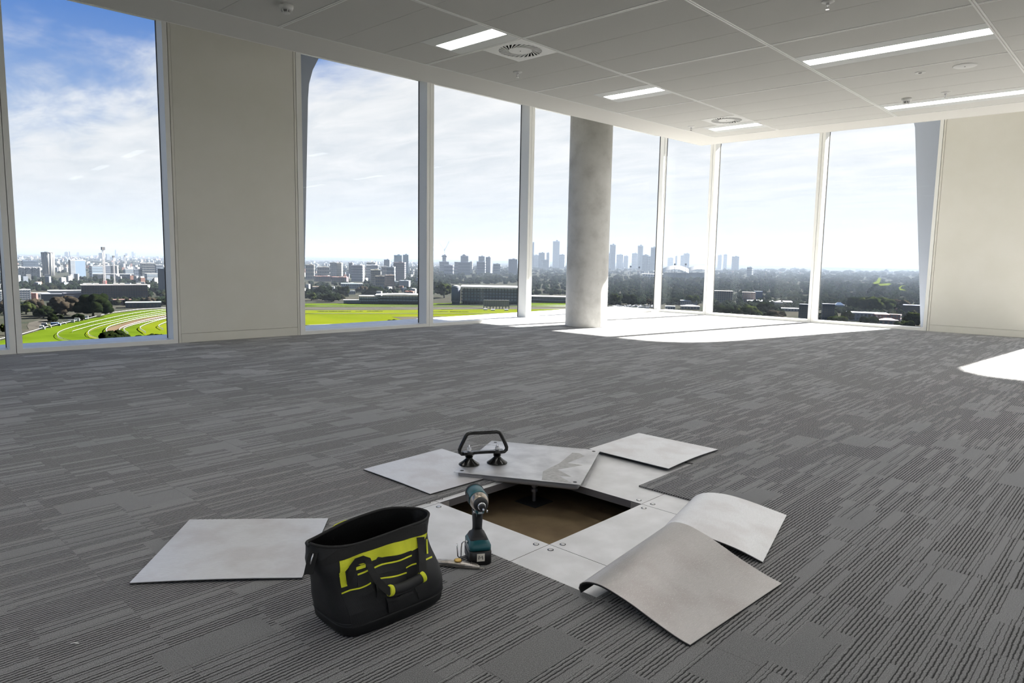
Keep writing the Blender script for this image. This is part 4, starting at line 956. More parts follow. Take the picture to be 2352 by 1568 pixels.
# ---- skyline
def bt(*a, **k): return building(*a, **k)
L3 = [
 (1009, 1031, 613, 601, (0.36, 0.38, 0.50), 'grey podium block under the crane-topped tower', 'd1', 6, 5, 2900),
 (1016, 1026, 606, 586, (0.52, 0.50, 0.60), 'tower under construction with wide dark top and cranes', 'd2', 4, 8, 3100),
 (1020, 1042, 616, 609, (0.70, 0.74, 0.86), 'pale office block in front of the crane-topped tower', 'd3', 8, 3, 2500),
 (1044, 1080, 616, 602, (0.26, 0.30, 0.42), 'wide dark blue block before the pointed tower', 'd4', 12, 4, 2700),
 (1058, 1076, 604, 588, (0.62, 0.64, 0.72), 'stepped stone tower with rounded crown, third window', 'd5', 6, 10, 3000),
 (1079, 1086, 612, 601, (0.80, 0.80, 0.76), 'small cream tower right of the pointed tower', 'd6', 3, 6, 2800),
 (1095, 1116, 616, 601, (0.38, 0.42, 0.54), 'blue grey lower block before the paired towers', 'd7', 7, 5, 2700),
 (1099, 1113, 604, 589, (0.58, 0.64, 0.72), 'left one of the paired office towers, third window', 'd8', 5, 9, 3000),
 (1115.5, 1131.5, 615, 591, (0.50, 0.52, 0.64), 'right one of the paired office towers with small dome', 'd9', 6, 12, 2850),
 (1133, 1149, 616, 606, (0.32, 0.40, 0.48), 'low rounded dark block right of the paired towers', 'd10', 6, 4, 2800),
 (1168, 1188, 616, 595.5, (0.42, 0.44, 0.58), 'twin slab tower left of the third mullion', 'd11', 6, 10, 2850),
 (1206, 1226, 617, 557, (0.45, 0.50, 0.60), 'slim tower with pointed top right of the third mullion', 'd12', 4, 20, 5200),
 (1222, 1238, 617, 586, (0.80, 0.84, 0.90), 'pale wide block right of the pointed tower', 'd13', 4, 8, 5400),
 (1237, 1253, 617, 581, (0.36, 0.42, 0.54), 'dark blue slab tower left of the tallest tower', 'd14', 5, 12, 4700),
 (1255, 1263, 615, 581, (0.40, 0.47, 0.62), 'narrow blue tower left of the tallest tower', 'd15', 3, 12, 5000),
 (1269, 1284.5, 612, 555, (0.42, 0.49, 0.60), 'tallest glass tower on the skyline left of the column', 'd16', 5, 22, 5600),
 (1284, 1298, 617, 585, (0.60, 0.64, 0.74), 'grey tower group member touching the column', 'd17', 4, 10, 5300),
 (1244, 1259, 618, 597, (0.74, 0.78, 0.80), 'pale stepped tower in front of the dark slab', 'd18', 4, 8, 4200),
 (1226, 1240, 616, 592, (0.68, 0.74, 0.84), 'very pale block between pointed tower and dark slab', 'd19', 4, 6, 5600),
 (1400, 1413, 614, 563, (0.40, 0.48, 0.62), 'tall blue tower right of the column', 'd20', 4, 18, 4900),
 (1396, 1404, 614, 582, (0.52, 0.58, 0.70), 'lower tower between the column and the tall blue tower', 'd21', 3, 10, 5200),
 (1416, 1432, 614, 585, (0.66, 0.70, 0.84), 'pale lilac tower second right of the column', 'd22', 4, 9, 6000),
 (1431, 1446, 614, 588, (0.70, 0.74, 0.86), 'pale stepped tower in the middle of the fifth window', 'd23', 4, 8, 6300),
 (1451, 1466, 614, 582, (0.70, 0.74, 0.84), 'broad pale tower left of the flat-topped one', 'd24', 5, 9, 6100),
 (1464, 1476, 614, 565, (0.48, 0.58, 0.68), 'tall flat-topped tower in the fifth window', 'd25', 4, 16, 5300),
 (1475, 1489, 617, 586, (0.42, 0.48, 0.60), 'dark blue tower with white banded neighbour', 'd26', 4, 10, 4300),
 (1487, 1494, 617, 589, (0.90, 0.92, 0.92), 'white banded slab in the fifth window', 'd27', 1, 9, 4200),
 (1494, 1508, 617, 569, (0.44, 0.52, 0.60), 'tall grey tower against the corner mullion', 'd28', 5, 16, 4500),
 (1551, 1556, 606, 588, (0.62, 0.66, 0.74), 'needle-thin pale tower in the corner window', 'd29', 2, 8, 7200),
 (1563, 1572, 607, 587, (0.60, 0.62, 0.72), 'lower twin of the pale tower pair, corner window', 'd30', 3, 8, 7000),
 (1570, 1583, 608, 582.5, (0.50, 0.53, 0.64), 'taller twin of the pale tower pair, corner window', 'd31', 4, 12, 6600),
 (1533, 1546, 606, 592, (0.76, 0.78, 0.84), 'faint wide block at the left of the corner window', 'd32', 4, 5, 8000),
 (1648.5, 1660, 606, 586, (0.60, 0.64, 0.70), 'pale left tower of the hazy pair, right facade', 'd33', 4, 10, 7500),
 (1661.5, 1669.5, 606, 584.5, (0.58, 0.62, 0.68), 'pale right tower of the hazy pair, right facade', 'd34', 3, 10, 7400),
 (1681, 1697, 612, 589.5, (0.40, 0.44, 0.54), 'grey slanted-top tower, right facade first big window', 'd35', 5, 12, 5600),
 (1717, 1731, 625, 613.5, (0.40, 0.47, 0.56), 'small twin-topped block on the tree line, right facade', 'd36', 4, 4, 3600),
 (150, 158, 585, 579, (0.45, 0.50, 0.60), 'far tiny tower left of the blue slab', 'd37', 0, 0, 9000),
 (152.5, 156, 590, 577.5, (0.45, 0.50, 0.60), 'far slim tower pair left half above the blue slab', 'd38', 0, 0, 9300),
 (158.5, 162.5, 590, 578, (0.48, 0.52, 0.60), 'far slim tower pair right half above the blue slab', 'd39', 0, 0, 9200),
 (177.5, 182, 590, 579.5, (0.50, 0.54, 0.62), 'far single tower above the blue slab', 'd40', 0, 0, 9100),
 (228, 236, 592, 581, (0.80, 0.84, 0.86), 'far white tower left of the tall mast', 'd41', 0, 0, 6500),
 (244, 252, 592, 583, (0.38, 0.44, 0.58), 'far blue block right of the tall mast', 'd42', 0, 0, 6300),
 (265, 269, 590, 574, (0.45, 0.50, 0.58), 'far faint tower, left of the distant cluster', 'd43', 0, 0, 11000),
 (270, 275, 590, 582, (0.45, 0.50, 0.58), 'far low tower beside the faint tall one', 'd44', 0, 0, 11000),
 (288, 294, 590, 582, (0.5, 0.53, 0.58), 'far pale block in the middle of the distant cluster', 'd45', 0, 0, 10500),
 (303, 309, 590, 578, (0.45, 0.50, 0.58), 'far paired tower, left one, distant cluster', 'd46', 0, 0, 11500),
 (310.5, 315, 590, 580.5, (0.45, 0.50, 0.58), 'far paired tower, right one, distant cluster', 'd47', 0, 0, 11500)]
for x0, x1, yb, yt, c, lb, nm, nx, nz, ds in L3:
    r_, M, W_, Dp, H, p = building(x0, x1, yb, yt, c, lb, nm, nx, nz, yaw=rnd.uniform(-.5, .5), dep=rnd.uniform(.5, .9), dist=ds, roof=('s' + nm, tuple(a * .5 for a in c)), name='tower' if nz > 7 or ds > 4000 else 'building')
    if nm == 'd2':
        part('wide_top', MB().obox(None, W_ * 1.35, Dp * 1.35, H * .07, M=M @ Matrix.Translation((0, 0, H * .9))), bcol('wide_top', (.25, .26, .34)), r_)
        cm = MB(); top = M @ Vector((0, 0, H)); lattice_mast(top, top + Vector((0, 0, 30)), 1.3, cm, 5)
        acr = Vector((math.cos(face(p)), math.sin(face(p)), 0))
        lattice_mast(top + Vector((0, 0, 20)), top + Vector((0, 0, 62)) + acr * 20, 1.0, cm, 8); lattice_mast(top + Vector((0, 0, 18)), top + Vector((0, 0, 55)) - acr * 22, 1.0, cm, 8)
        part('crane', cm, bcol('crane_grey', (.6, .6, .66)), r_)
    if nm == 'd5':
        part('crown', MB().lathe([(W_ * .33, 0), (W_ * .30, H * .06), (W_ * .2, H * .10), (W_ * .05, H * .13)], M @ Vector((0, 0, H)), 16), bcol('crown5', (.6, .62, .7)), r_)
    if nm == 'd9':
        part('dome', MB().lathe([(W_ * .3, 0), (W_ * .22, H * .035), (W_ * .05, H * .06)], M @ Vector((0, 0, H)), 16), bcol('dome9', (.5, .52, .64)), r_)
    if nm == 'd12':
        part('spire', MB().lathe([(W_ * .3, 0), (W_ * .22, H * .03), (W_ * .04, H * .07)], M @ Vector((0, 0, H)), 12), bcol('spire12', (.5, .55, .65)), r_)

# stadium domes
def dome(x0, x1, yb, h_px, dist, label):
    xm = (x0 + x1) / 2; d = ray(xm, 600); t = dist / math.hypot(d.x, d.y); p = Vector((d.x * t, d.y * t, GZ)); w = pxw(p, x1 - x0); 
    z0 = CZ + ray(xm, yb).z * dist / math.hypot(ray(xm, yb).x, ray(xm, yb).y); hh = pxw(p, h_px)
    root = empty('stadium', p, label, 'stadium'); M = Matrix.Translation((p.x, p.y, 0)) @ Matrix.Rotation(face(p), 4, 'Z')
    loops = []
    for k in range(17):
        t = k / 16 * 2 - 1; z = z0 + hh * (1 - t * t); x = t * w / 2
        loops.append([M @ Vector((x, -w * .14, z)), M @ Vector((x, w * .2, z + hh * 1.1)), M @ Vector((x, w * .2, z - 1)), M @ Vector((x, -w * .14, z - 1.2))])
    part('arched_roof', MB().loft(loops, smooth=False), bcol('dome_white', (1.25, 1.25, 1.25)), root)
    part('bowl', MB().obox(None, w * .96, w * .3, z0 - GZ, M=Matrix.Translation(p) @ Matrix.Rotation(face(p), 4, 'Z')), bcol('bowl', (.34, .38, .46)), root)
dome(1524, 1582, 626, 8, 2500, 'left white arched stadium roof in the corner window')
dome(1580, 1640, 626, 8, 2600, 'right white arched stadium roof in the corner window')
building(1476, 1620, 640, 630, (0.80, 0.84, 0.92), 'long pale low building below the stadium roofs', 'e0', 24, 2, yaw=.05, dep=.2, plant=False, roof=('e0', (.6, .62, .66)))
for k, (x, yt, yb) in enumerate([(1550.5, 605, 634), (1575.5, 605, 634), (1449, 610, 634), (1469, 612, 634)]):
    d = ray(x, 600); dist = 2100; t = dist / math.hypot(d.x, d.y); p = Vector((d.x * t, d.y * t, GZ)); H = CZ + ray(x, yt).z * dist / math.hypot(ray(x, yt).x, ray(x, yt).y) - GZ
    root = empty('floodlight_mast', p, ['dark floodlight mast, left one before the stadium', 'dark floodlight mast, right one before the stadium', 'thin floodlight mast, left one in the fifth window', 'thin floodlight mast, right one in the fifth window'][k], 'mast')
    part('pole', MB().lathe([(.9, 0), (.6, H)], p, 8), bcol('pole_dark', (.15, .17, .24)), root)
    part('lamp_head', MB().obox(None, 5, 1, 5, M=Matrix.Translation(p + Vector((0, 0, H - 5))) @ Matrix.Rotation(face(p), 4, 'Z')), bcol('pole_dark', (.15, .17, .24)), root)
# lower right buildings
L4 = [
 (1562, 1600, 700, 690, (0.30, 0.34, 0.48), 'long shed with pale roof in the corner window', 'f1', 8, 1, ('f1', (.5, .52, .56)), .1),
 (1563, 1606, 710, 703, (0.50, 0.45, 0.40), 'low tan building with pale roof at the corner window sill', 'f2', 6, 1, ('f2', (.62, .6, .58)), .1),
 (1528, 1550, 712, 703, (0.75, 0.76, 0.78), 'white low roof at the left of the corner window', 'f3', 4, 1, ('f3', (.7, .7, .7)), .0),
 (1640, 1681, 694, 668, (0.34, 0.22, 0.20), 'brick apartment block with cream grid, left of the pair', 'f4', 8, 6, ('f4', (.4, .38, .36)), .12),
 (1704, 1733, 694, 671, (0.36, 0.20, 0.18), 'brick apartment block with cream grid, right of the pair', 'f5', 6, 5, ('f5', (.4, .38, .36)), .12),
 (1732, 1750, 692, 669, (0.10, 0.18, 0.34), 'dark blue stair tower beside the brick apartments', 'f6', 0, 0, ('f6', (.2, .25, .35)), .5),
 (1718, 1815, 697, 691, (0.50, 0.42, 0.42), 'long low building with thin white roof, right facade', 'f7', 16, 1, ('f7', (.75, .74, .74)), .04),
 (1779, 1797, 706, 694, (0.16, 0.14, 0.20), 'dark plum block under the long white roof', 'f8', 5, 3, ('f8', (.2, .2, .24)), .1),
 (1795, 1836, 714, 708, (0.55, 0.50, 0.50), 'low block with white roof left of the dark flats', 'f9', 6, 1, ('f9', (.8, .8, .82)), .1),
 (1834, 1866, 741, 699, (0.09, 0.12, 0.18), 'dark block of flats left of the last mullion', 'f10', 5, 7, ('f10', (.12, .14, .2)), -.3),
 (1886, 1914, 738, 698, (0.11, 0.13, 0.18), 'dark block of flats right of the last mullion', 'f11', 5, 7, ('f11', (.13, .14, .2)), .2),
 (1914, 1938, 712, 700, (0.62, 0.66, 0.78), 'white sloped roof hall behind the dark flats', 'f12', 0, 0, ('f12', (.85, .87, .9)), .3),
 (1947, 2032, 736, 718, (0.55, 0.58, 0.68), 'long pale two-storey building with flat roof, last window', 'f13', 10, 2, ('f13', (.5, .52, .6)), .12),
 (2008, 2040, 740, 722, (0.26, 0.10, 0.11), 'left dark red brick house in the last window', 'f14', 4, 2, ('f14', (.16, .08, .08)), .2),
 (2038, 2068, 738, 722, (0.27, 0.11, 0.12), 'right dark red brick house in the last window', 'f15', 4, 2, ('f15', (.17, .09, .09)), -.2),
 (2017, 2060, 745, 735, (0.45, 0.30, 0.30), 'villa with pinkish pyramid roof at the last window sill', 'f16', 4, 1, ('f16', (.42, .30, .30)), .15),
 (2046, 2060, 716, 709, (0.55, 0.25, 0.18), 'small orange roofed house among the trees, last window', 'f17', 2, 1, ('f17', (.5, .22, .15)), .2),
 (2076, 2125, 722, 701, (0.10, 0.06, 0.07), 'dark hall with blue corrugated roof, last window', 'f18', 0, 0, ('f18', (.22, .26, .45)), .05)]
for x0, x1, yb, yt, c, lb, nm, nx, nz, rf, yw in L4:
    r_, M, W_, Dp, H, p = building(x0, x1, yb, yt, c, lb, nm, nx, nz, yaw=yw, dep=.5, roof=rf, plant=False)
    if nm in ('f16', 'f17', 'f2', 'f12'):
        part('pitched_roof', MB().add([M @ Vector(q) for q in ((-W_ / 2, -Dp / 2, H), (W_ / 2, -Dp / 2, H), (W_ / 2, Dp / 2, H), (-W_ / 2, Dp / 2, H), (-W_ * .15, 0, H * 1.5), (W_ * .15, 0, H * 1.5))], [(0, 1, 5, 4), (1, 2, 5), (2, 3, 4, 5), (3, 0, 4), (3, 2, 1, 0)]), mat('roof_' + rf[0], rf[1], .8), r_)
    if nm in ('f4', 'f5'):
        mb = MB(); nn = 8
        for k in range(nn + 1): mb.obox(None, H * .02, .8, H, M=M @ Matrix.Translation((-W_ / 2 + W_ * k / nn, -Dp / 2 - .5, 0)))
        for k in range(7): mb.obox(None, W_, .8, H * .02, M=M @ Matrix.Translation((0, -Dp / 2 - .5, H * k / 6)))
        part('balcony_grid', mb, bcol('cream_grid', (.7, .66, .62)), r_)

# ---- distant hills
def ridge(pts, dist, name, label):
    mb = MB(); V = []
    for x, y in pts:
        d = ray(x, 600); t = dist / math.hypot(d.x, d.y); r1 = ray(x, y); z = CZ + r1.z * dist / math.hypot(r1.x, r1.y)
        V.append((Vector((d.x * t, d.y * t, 0)), z))
    loops = [[Vector((q.x, q.y, GZ)), Vector((q.x * 1.02, q.y * 1.02, GZ + (z - GZ) * .6)), Vector((q.x * 1.06, q.y * 1.06, z)), Vector((q.x * 1.2, q.y * 1.2, GZ))] for q, z in V]
    mb.loft(loops, (False, False), True)
    thing(name, mb, mat('hill_forest', (0.02, 0.028, 0.03), 0.95), (V[0][0].x, V[0][0].y, GZ), label, 'hills')
def horizon(x): return 602 + 0.01754 * (x - 1176) - 5
def wav(x, s): return math.sin(x * .013 + s) * 1.6 + math.sin(x * .031 + 2 * s) * 1.0 + math.sin(x * .083 + s) * .5
ridge([(x, horizon(x) - 8.5 + wav(x, 1.3)) for x in range(-300, 900, 20)], 26000, 'hills', 'faint high hills on the horizon behind the leftmost window')
ridge([(x, horizon(x) - 2.5 + .7 * wav(x, 2.0)) for x in range(640, 1900, 20)], 15000, 'hills', 'low hazy ridge on the horizon in the middle windows')
ridge([(x, horizon(x) - 1.0 + .5 * wav(x, 4.0)) for x in range(1880, 2900, 20)], 12000, 'hills', 'low hazy ridge on the horizon in the right windows')

# ---- tree mass, one object of many crowns (nobody could count them)
def ico(sub):
    bm = bmesh.new(); bmesh.ops.create_icosphere(bm, subdivisions=sub, radius=1.0); v = np.array([x.co[:] for x in bm.verts]); f = np.array([[q.index for q in x.verts] for x in bm.faces]); bm.free(); return v, f
IV1, IF1 = ico(1); IV2, IF2 = ico(2)
rg = np.random.default_rng(11)
def crowns(P, R, Hs, V, Fc, jitter=.22):
    n = len(P); nv = len(V)
    j = 1 + jitter * rg.standard_normal((n, nv)); v = V[None] * j[:, :, None]
    v = v * np.stack([R, R, Hs], 1)[:, None, :] + P[:, None, :]
    f = Fc[None] + (np.arange(n) * nv)[:, None, None]
    return v.reshape(-1, 3), f.reshape(-1, 3)
def np_mesh(name, v, f, smooth=True):
    me = bpy.data.meshes.new(name); me.vertices.add(len(v)); me.vertices.foreach_set('co', v.astype(np.float32).ravel())
    me.loops.add(len(f) * 3); me.loops.foreach_set('vertex_index', f.astype(np.int32).ravel())
    me.polygons.add(len(f)); me.polygons.foreach_set('loop_start', np.arange(0, len(f) * 3, 3, dtype=np.int32)); me.polygons.foreach_set('loop_total', np.full(len(f), 3, dtype=np.int32))
    me.polygons.foreach_set('use_smooth', np.full(len(f), smooth)); me.update(calc_edges=True); return me
def leafmat(name, c1, c2, c3, sc=0.05):
    M_ = bpy.data.materials.new(name); M_.use_nodes = True; t = M_.node_tree; b = t.nodes['Principled BSDF']
    g_ = N(t, 'ShaderNodeNewGeometry'); n_ = N(t, 'ShaderNodeTexNoise', i_Scale=sc, i_Detail=2.0); Lk(t, g_.outputs['Position'], n_.inputs['Vector'])
    f_ = N(t, 'ShaderNodeTexNoise', i_Scale=sc * 12, i_Detail=3.0); Lk(t, g_.outputs['Position'], f_.inputs['Vector'])
    c = ramp(t, n_.outputs[0], [(0.35, c1), (0.5, c2), (0.66, c3)])
    mm = N(t, 'ShaderNodeMix', data_type='RGBA', blend_type='MULTIPLY'); mm.inputs[0].default_value = 1.0; Lk(t, c, mm.inputs[6]); Lk(t, ramp(t, f_.outputs[0], [(0.3, (.45,) * 3), (0.7, (1.5,) * 3)]), mm.inputs[7])
    Lk(t, mm.outputs[2], b.inputs['Base Color']); b.inputs['Roughness'].default_value = .95; b.inputs['Specular IOR Level'].default_value = 0.0
    bp = N(t, 'ShaderNodeBump', i_Strength=1.0, i_Distance=1.5); Lk(t, f_.outputs[0], bp.inputs['Height']); Lk(t, bp.outputs[0], b.inputs['Normal'])
    return M_
M_leafA = leafmat('forest_leaves', (0.0026, 0.0045, 0.0030), (0.0045, 0.0071, 0.0034), (0.0083, 0.0083, 0.0049))
def scatter(regions, name, label, m_, V=IV1, Fc=IF1):
    P = []; R = []; H = []
    for x0, x1, y0, y1, n, s in regions:
        for k in range(n):
            x = rg.uniform(x0, x1); y = rg.uniform(y0, y1); p = G(x, y); dist = math.hypot(p.x, p.y)
            if dist > 14000: continue
            r = min(max(4.5, dist * 0.0026 * s * rg.uniform(.7, 1.3)), 34); P.append((p.x, p.y, GZ + r * .55)); R.append(r); H.append(r * rg.uniform(.75, 1.05) if dist < 2500 else r * .5)
    v, f = crowns(np.array(P), np.array(R), np.array(H), V, Fc)
    me = np_mesh(name, v, f); o = link(name, me, m_); o['label'] = label; o['category'] = 'trees'; o['kind'] = 'stuff'
scatter([
 (-80, 400, 596, 628, 520, .8), (-80, 400, 640, 668, 520, 1.0), (-60, 70, 694, 722, 60, 1.1), (330, 400, 640, 700, 90, 1.0), (255, 330, 690, 702, 30, .7),
 (690, 990, 602, 625, 330, .8), (690, 990, 624, 642, 260, .9), (690, 800, 650, 688, 120, 1.0), (830, 990, 640, 676, 160, 1.0), (930, 1000, 615, 668, 160, 1.0),
 (980, 1400, 616, 652, 900, 1.15), (985, 1050, 650, 676, 90, 1.1), (1190, 1400, 650, 678, 200, 1.2),
 (1380, 1640, 636, 700, 900, 1.3), (1380, 1640, 618, 634, 160, .9),
 (1630, 1900, 622, 664, 700, 1.2), (1630, 1900, 660, 712, 420, 1.3), (1630, 1800, 700, 735, 110, 1.2),
 (1860, 2160, 627, 700, 1100, 1.35), (1860, 2160, 700, 735, 190, 1.3), (2160, 2600, 627, 760, 300, 1.5), (400, 690, 600, 700, 250, 1.2)],
 'tree_canopy', 'continuous dark green tree canopy of the suburbs and parkland', M_leafA)
# park glades
M_glade = mat('glade_grass', (0.0408, 0.0530, 0.0150), 0.95, spec=0.0)
# suburb roofs, too small and many to pick apart
def houses(regions, name, label, m_, s=1.0):
    mb = MB()
    for x0, x1, y0, y1, n in regions:
        for k in range(n):
            p = G(rnd.uniform(x0, x1), rnd.uniform(y0, y1)); dist = math.hypot(p.x, p.y)
            if dist > 14000: continue
            w = min(max(8, dist * .0024 * rnd.uniform(.5, 1.5) * s), 45); h = rnd.uniform(.3, .6) * w * (.6 if dist > 3000 else 1) + 4
            mb.obox((p.x, p.y, GZ), w, w * rnd.uniform(.4, .8), h + (6 if dist > 1500 else 1), rnd.uniform(-.8, .8) + face(p))
    o = link(name, mb.mesh(name, (0, 0, 0)), m_); o['label'] = label; o['category'] = 'houses'; o['kind'] = 'stuff'
R1 = [(-60, 400, 590, 600, 150), (-60, 400, 600, 626, 110), (-60, 400, 640, 668, 22), (695, 985, 602, 612, 110), (695, 985, 612, 640, 60), (695, 985, 640, 685, 14), (985, 1200, 612, 620, 24), (1380, 1640, 618, 634, 30), (1640, 1880, 622, 632, 30), (1880, 2130, 622, 632, 12)]
houses(R1, 'suburb_roofs', 'scattered pale house roofs across the distant suburbs', bcol('suburb_white', (.95, .95, .92)))
houses([(a, b, c, d, n // 2) for a, b, c, d, n in R1], 'suburb_roofs', 'scattered blue grey building blocks in the distant suburbs', bcol('suburb_blue', (.32, .38, .48)), 1.3)
houses([(a, b, c, d, n // 4) for a, b, c, d, n in R1], 'suburb_roofs', 'scattered brick and terracotta roofs in the distant suburbs', bcol('suburb_red', (.45, .2, .14)))

cars = MB()
for k in range(60):
    p = G(rnd.uniform(1400, 1512), rnd.uniform(702, 709)); cars.obox((p.x, p.y, GZ), 4.4, 1.9, 1.5, rnd.choice([.3, 1.87]) + face(p))
o = link('parked_cars', cars.mesh('parked_cars', (0, 0, 0)), bcol('car_mix', (.7, .72, .78))); o['label'] = 'rows of tiny parked cars below the park trees'; o['category'] = 'cars'; o['kind'] = 'stuff'
sheet_ = None
# ---- single trees that can be told apart
M_lev = leafmat('evergreen_leaves', (0.0029, 0.0053, 0.0019), (0.0053, 0.0082, 0.0029), (0.0096, 0.0125, 0.0038), .25)
M_lbr = leafmat('bare_twigs', (0.019, 0.016, 0.012), (0.027, 0.022, 0.016), (0.034, 0.028, 0.021), .3)
M_llt = leafmat('light_leaves', (0.0098, 0.0147, 0.0042), (0.0154, 0.0210, 0.0063), (0.0238, 0.0280, 0.0098), .25)
M_trunk = mat('bark', (0.035, 0.028, 0.02), 0.95)
def tree(x, yb, wpx, hpx, label, m_, n=26, name='tree', cat='tree', spread=1.0):
    p = G(x, yb); w = pxw(p, wpx); h = pxw(p, hpx)
    root = empty(name, p, label, cat)
    P = []; R = []
    for k in range(n):
        a = rg.uniform(0, 2 * math.pi); rr = math.sqrt(rg.uniform(0, 1)) * w * .42; zz = rg.uniform(.3, .85) * h
        lim = math.sqrt(max(0.05, 1 - ((zz / h - .45) / .58) ** 2)); P.append((p.x + rr * lim * math.cos(a), p.y + rr * lim * math.sin(a), GZ + zz)); R.append(w * rg.uniform(.10, .19))
    v, f = crowns(np.array(P), np.array(R), np.array(R) * .8, IV2, IF2, .16)
    v -= np.array([p.x, p.y, p.z]); link('crown', np_mesh('crown', v, f), m_, root)
    tb = MB(); tb.tube([p, p + Vector((0, 0, h * .3)), p + Vector((w * .02, 0, h * .55))], [w * .04, w * .03, w * .02], 7)
    for k in range(4):
        a = k * 1.6; tb.tube([p + Vector((0, 0, h * .28)), p + Vector((w * .2 * math.cos(a), w * .2 * math.sin(a), h * .55))], [w * .022, w * .01], 5)
    part('trunk', tb, M_trunk, root)
T = [
 (150, 724, 62, 44, 'large bare round-crowned tree in the left window', M_lbr, 60), (214, 728, 72, 52, 'big dark spreading evergreen beside the racecourse curve', M_lev, 70),
 (80, 714, 46, 26, 'bare brown tree left of the large round one', M_lbr, 34), (100, 730, 44, 26, 'greyish green tree group above the service road', M_lev, 34),
 (60, 722, 40, 28, 'olive tree beside the left mullion', M_llt, 30), (178, 737, 30, 16, 'low dark bush behind the white billboards', M_lev, 18),
 (128, 738, 34, 16, 'dark shrub belt behind the blue truck', M_lev, 20), (8, 722, 34, 30, 'brown tree left of the first mullion', M_lbr, 26), (14, 770, 30, 30, 'green tree at the very left edge', M_llt, 22),
 (345, 700, 36, 15, 'bare reddish tree right of the scaffolded building', M_lbr, 20), (372, 702, 28, 16, 'dark tree under the dark slender tower', M_lev, 18),
 (262, 792, 66, 28, 'tallest dark clump of the near treetops at the left sill', M_lev, 46), (314, 794, 56, 20, 'middle part of the near treetops at the left sill', M_lev, 34), (362, 793, 60, 22, 'right part of the near treetops at the left sill', M_lev, 36),
 (762, 693, 38, 20, 'broad dark fig tree beside the first stand, second window', M_lev, 30), (715, 690, 30, 18, 'light green tree left of the broad fig, second window', M_llt, 22), (740, 690, 28, 14, 'grey green bush left of the broad fig', M_llt, 18),
 (745, 679, 44, 22, 'dark tree mass behind the broad fig', M_lev, 30), (790, 682, 30, 26, 'tall dark tree right of the fig', M_lev, 24), (830, 672, 30, 14, 'bare grey tree above the first stand roof', M_lbr, 18), (862, 676, 44, 14, 'dark hedge-like trees above the curved stand', M_lev, 24),
 (905, 750, 34, 15, 'near dark treetop at the second window sill', M_lev, 24), (924, 749, 26, 13, 'smaller near treetop beside it at the second sill', M_lev, 18),
 (1020, 684, 42, 34, 'olive tree left of the blue grey drum', M_llt, 34), (1005, 670, 30, 26, 'grey green tree at the third window frame', M_lev, 22),
 (1489, 703, 17, 18, 'round bare brown tree in the fifth window', M_lbr, 26), (1410, 702, 30, 30, 'light green tree right of the concrete column', M_llt, 26), (1445, 700, 36, 24, 'dark park tree in the middle of the fifth window', M_lev, 26),
 (1590, 700, 34, 22, 'pale green tree in the corner window', M_llt, 22), (1660, 728, 56, 24, 'green tree row left part, right facade sill', M_lev, 34), (1718, 730, 60, 26, 'green tree row middle part, right facade sill', M_llt, 36), (1755, 722, 44, 28, 'green tree below the long white roof', M_lev, 30), (1780, 738, 50, 22, 'bare grey tree at the right facade sill', M_lbr, 30),
 (1944, 738, 32, 26, 'round dark tree right of the dark flats', M_lev, 26), (1925, 742, 50, 12, 'light green shrubs at the foot of the dark flats', M_llt, 26), (1995, 745, 40, 16, 'green bushes before the long pale building', M_lev, 24), (1994.5, 738, 9, 18, 'pointed dark cypress before the pale building', M_lev, 16),
 (2010, 716, 76, 30, 'broad olive tree mass above the long pale building', M_llt, 50), (1975, 712, 60, 26, 'dark green tree mass left of the olive one', M_lev, 40), (2062, 716, 50, 26, 'brown green tree left of the blue roof', M_lbr, 30),
 (2100, 748, 50, 28, 'yellow green tree at the lower right of the last window', M_llt, 36), (2075, 752, 40, 14, 'pale shrub at the last window sill', M_llt, 22)]
for x, yb, w, h, lb, m_, n in T: tree(x, yb, w, h, lb, m_, n)
for k, pts in enumerate([[(2010, 652), (2020, 650), (2024, 640), (2018, 637), (2014, 645), (2004, 650)], [(2016, 652), (2042, 650), (2048, 652), (2040, 655), (2022, 656)], [(2067, 666), (2082, 667), (2068, 662), (2072, 657), (2084, 655), (2070, 656), (2064, 660)]]):
    o = sheet('park_glade', pts, M_glade, 26.0, None); o['label'] = ['left upper sunlit glade in the park trees', 'left lower sunlit glade in the park trees', 'right curved sunlit glade in the park trees'][k]; o['category'] = 'lawn'

# ---- haze over the city
az0 = math.radians(-22); arc = [math.radians(-22 + 5 * k) for k in range(28)]
hm = MB(); hm.prism([(32000 * math.cos(a), 32000 * math.sin(a)) for a in arc] + [(650 * math.cos(a), 650 * math.sin(a)) for a in arc[::-1]], GZ + 0.5, 240)
Hm = bpy.data.materials.new('city_haze'); Hm.use_nodes = True; t = Hm.node_tree; t.nodes.clear()
sc_ = N(t, 'ShaderNodeVolumePrincipled'); sc_.inputs['Color'].default_value = (0.21, 0.25, 0.31, 1); sc_.inputs['Density'].default_value = 0.00011; sc_.inputs['Anisotropy'].default_value = 0.1
out = N(t, 'ShaderNodeOutputMaterial'); Lk(t, sc_.outputs[0], out.inputs['Volume'])
hz_ = link('haze', hm.mesh('haze', (0, 0, 0)), Hm); hz_['label'] = 'pale blue haze over the distant city'; hz_['category'] = 'haze'; hz_['kind'] = 'stuff'
# ================================================================== OBJECTS ON THE FLOOR
ZP = -T7                                        # steel panel level
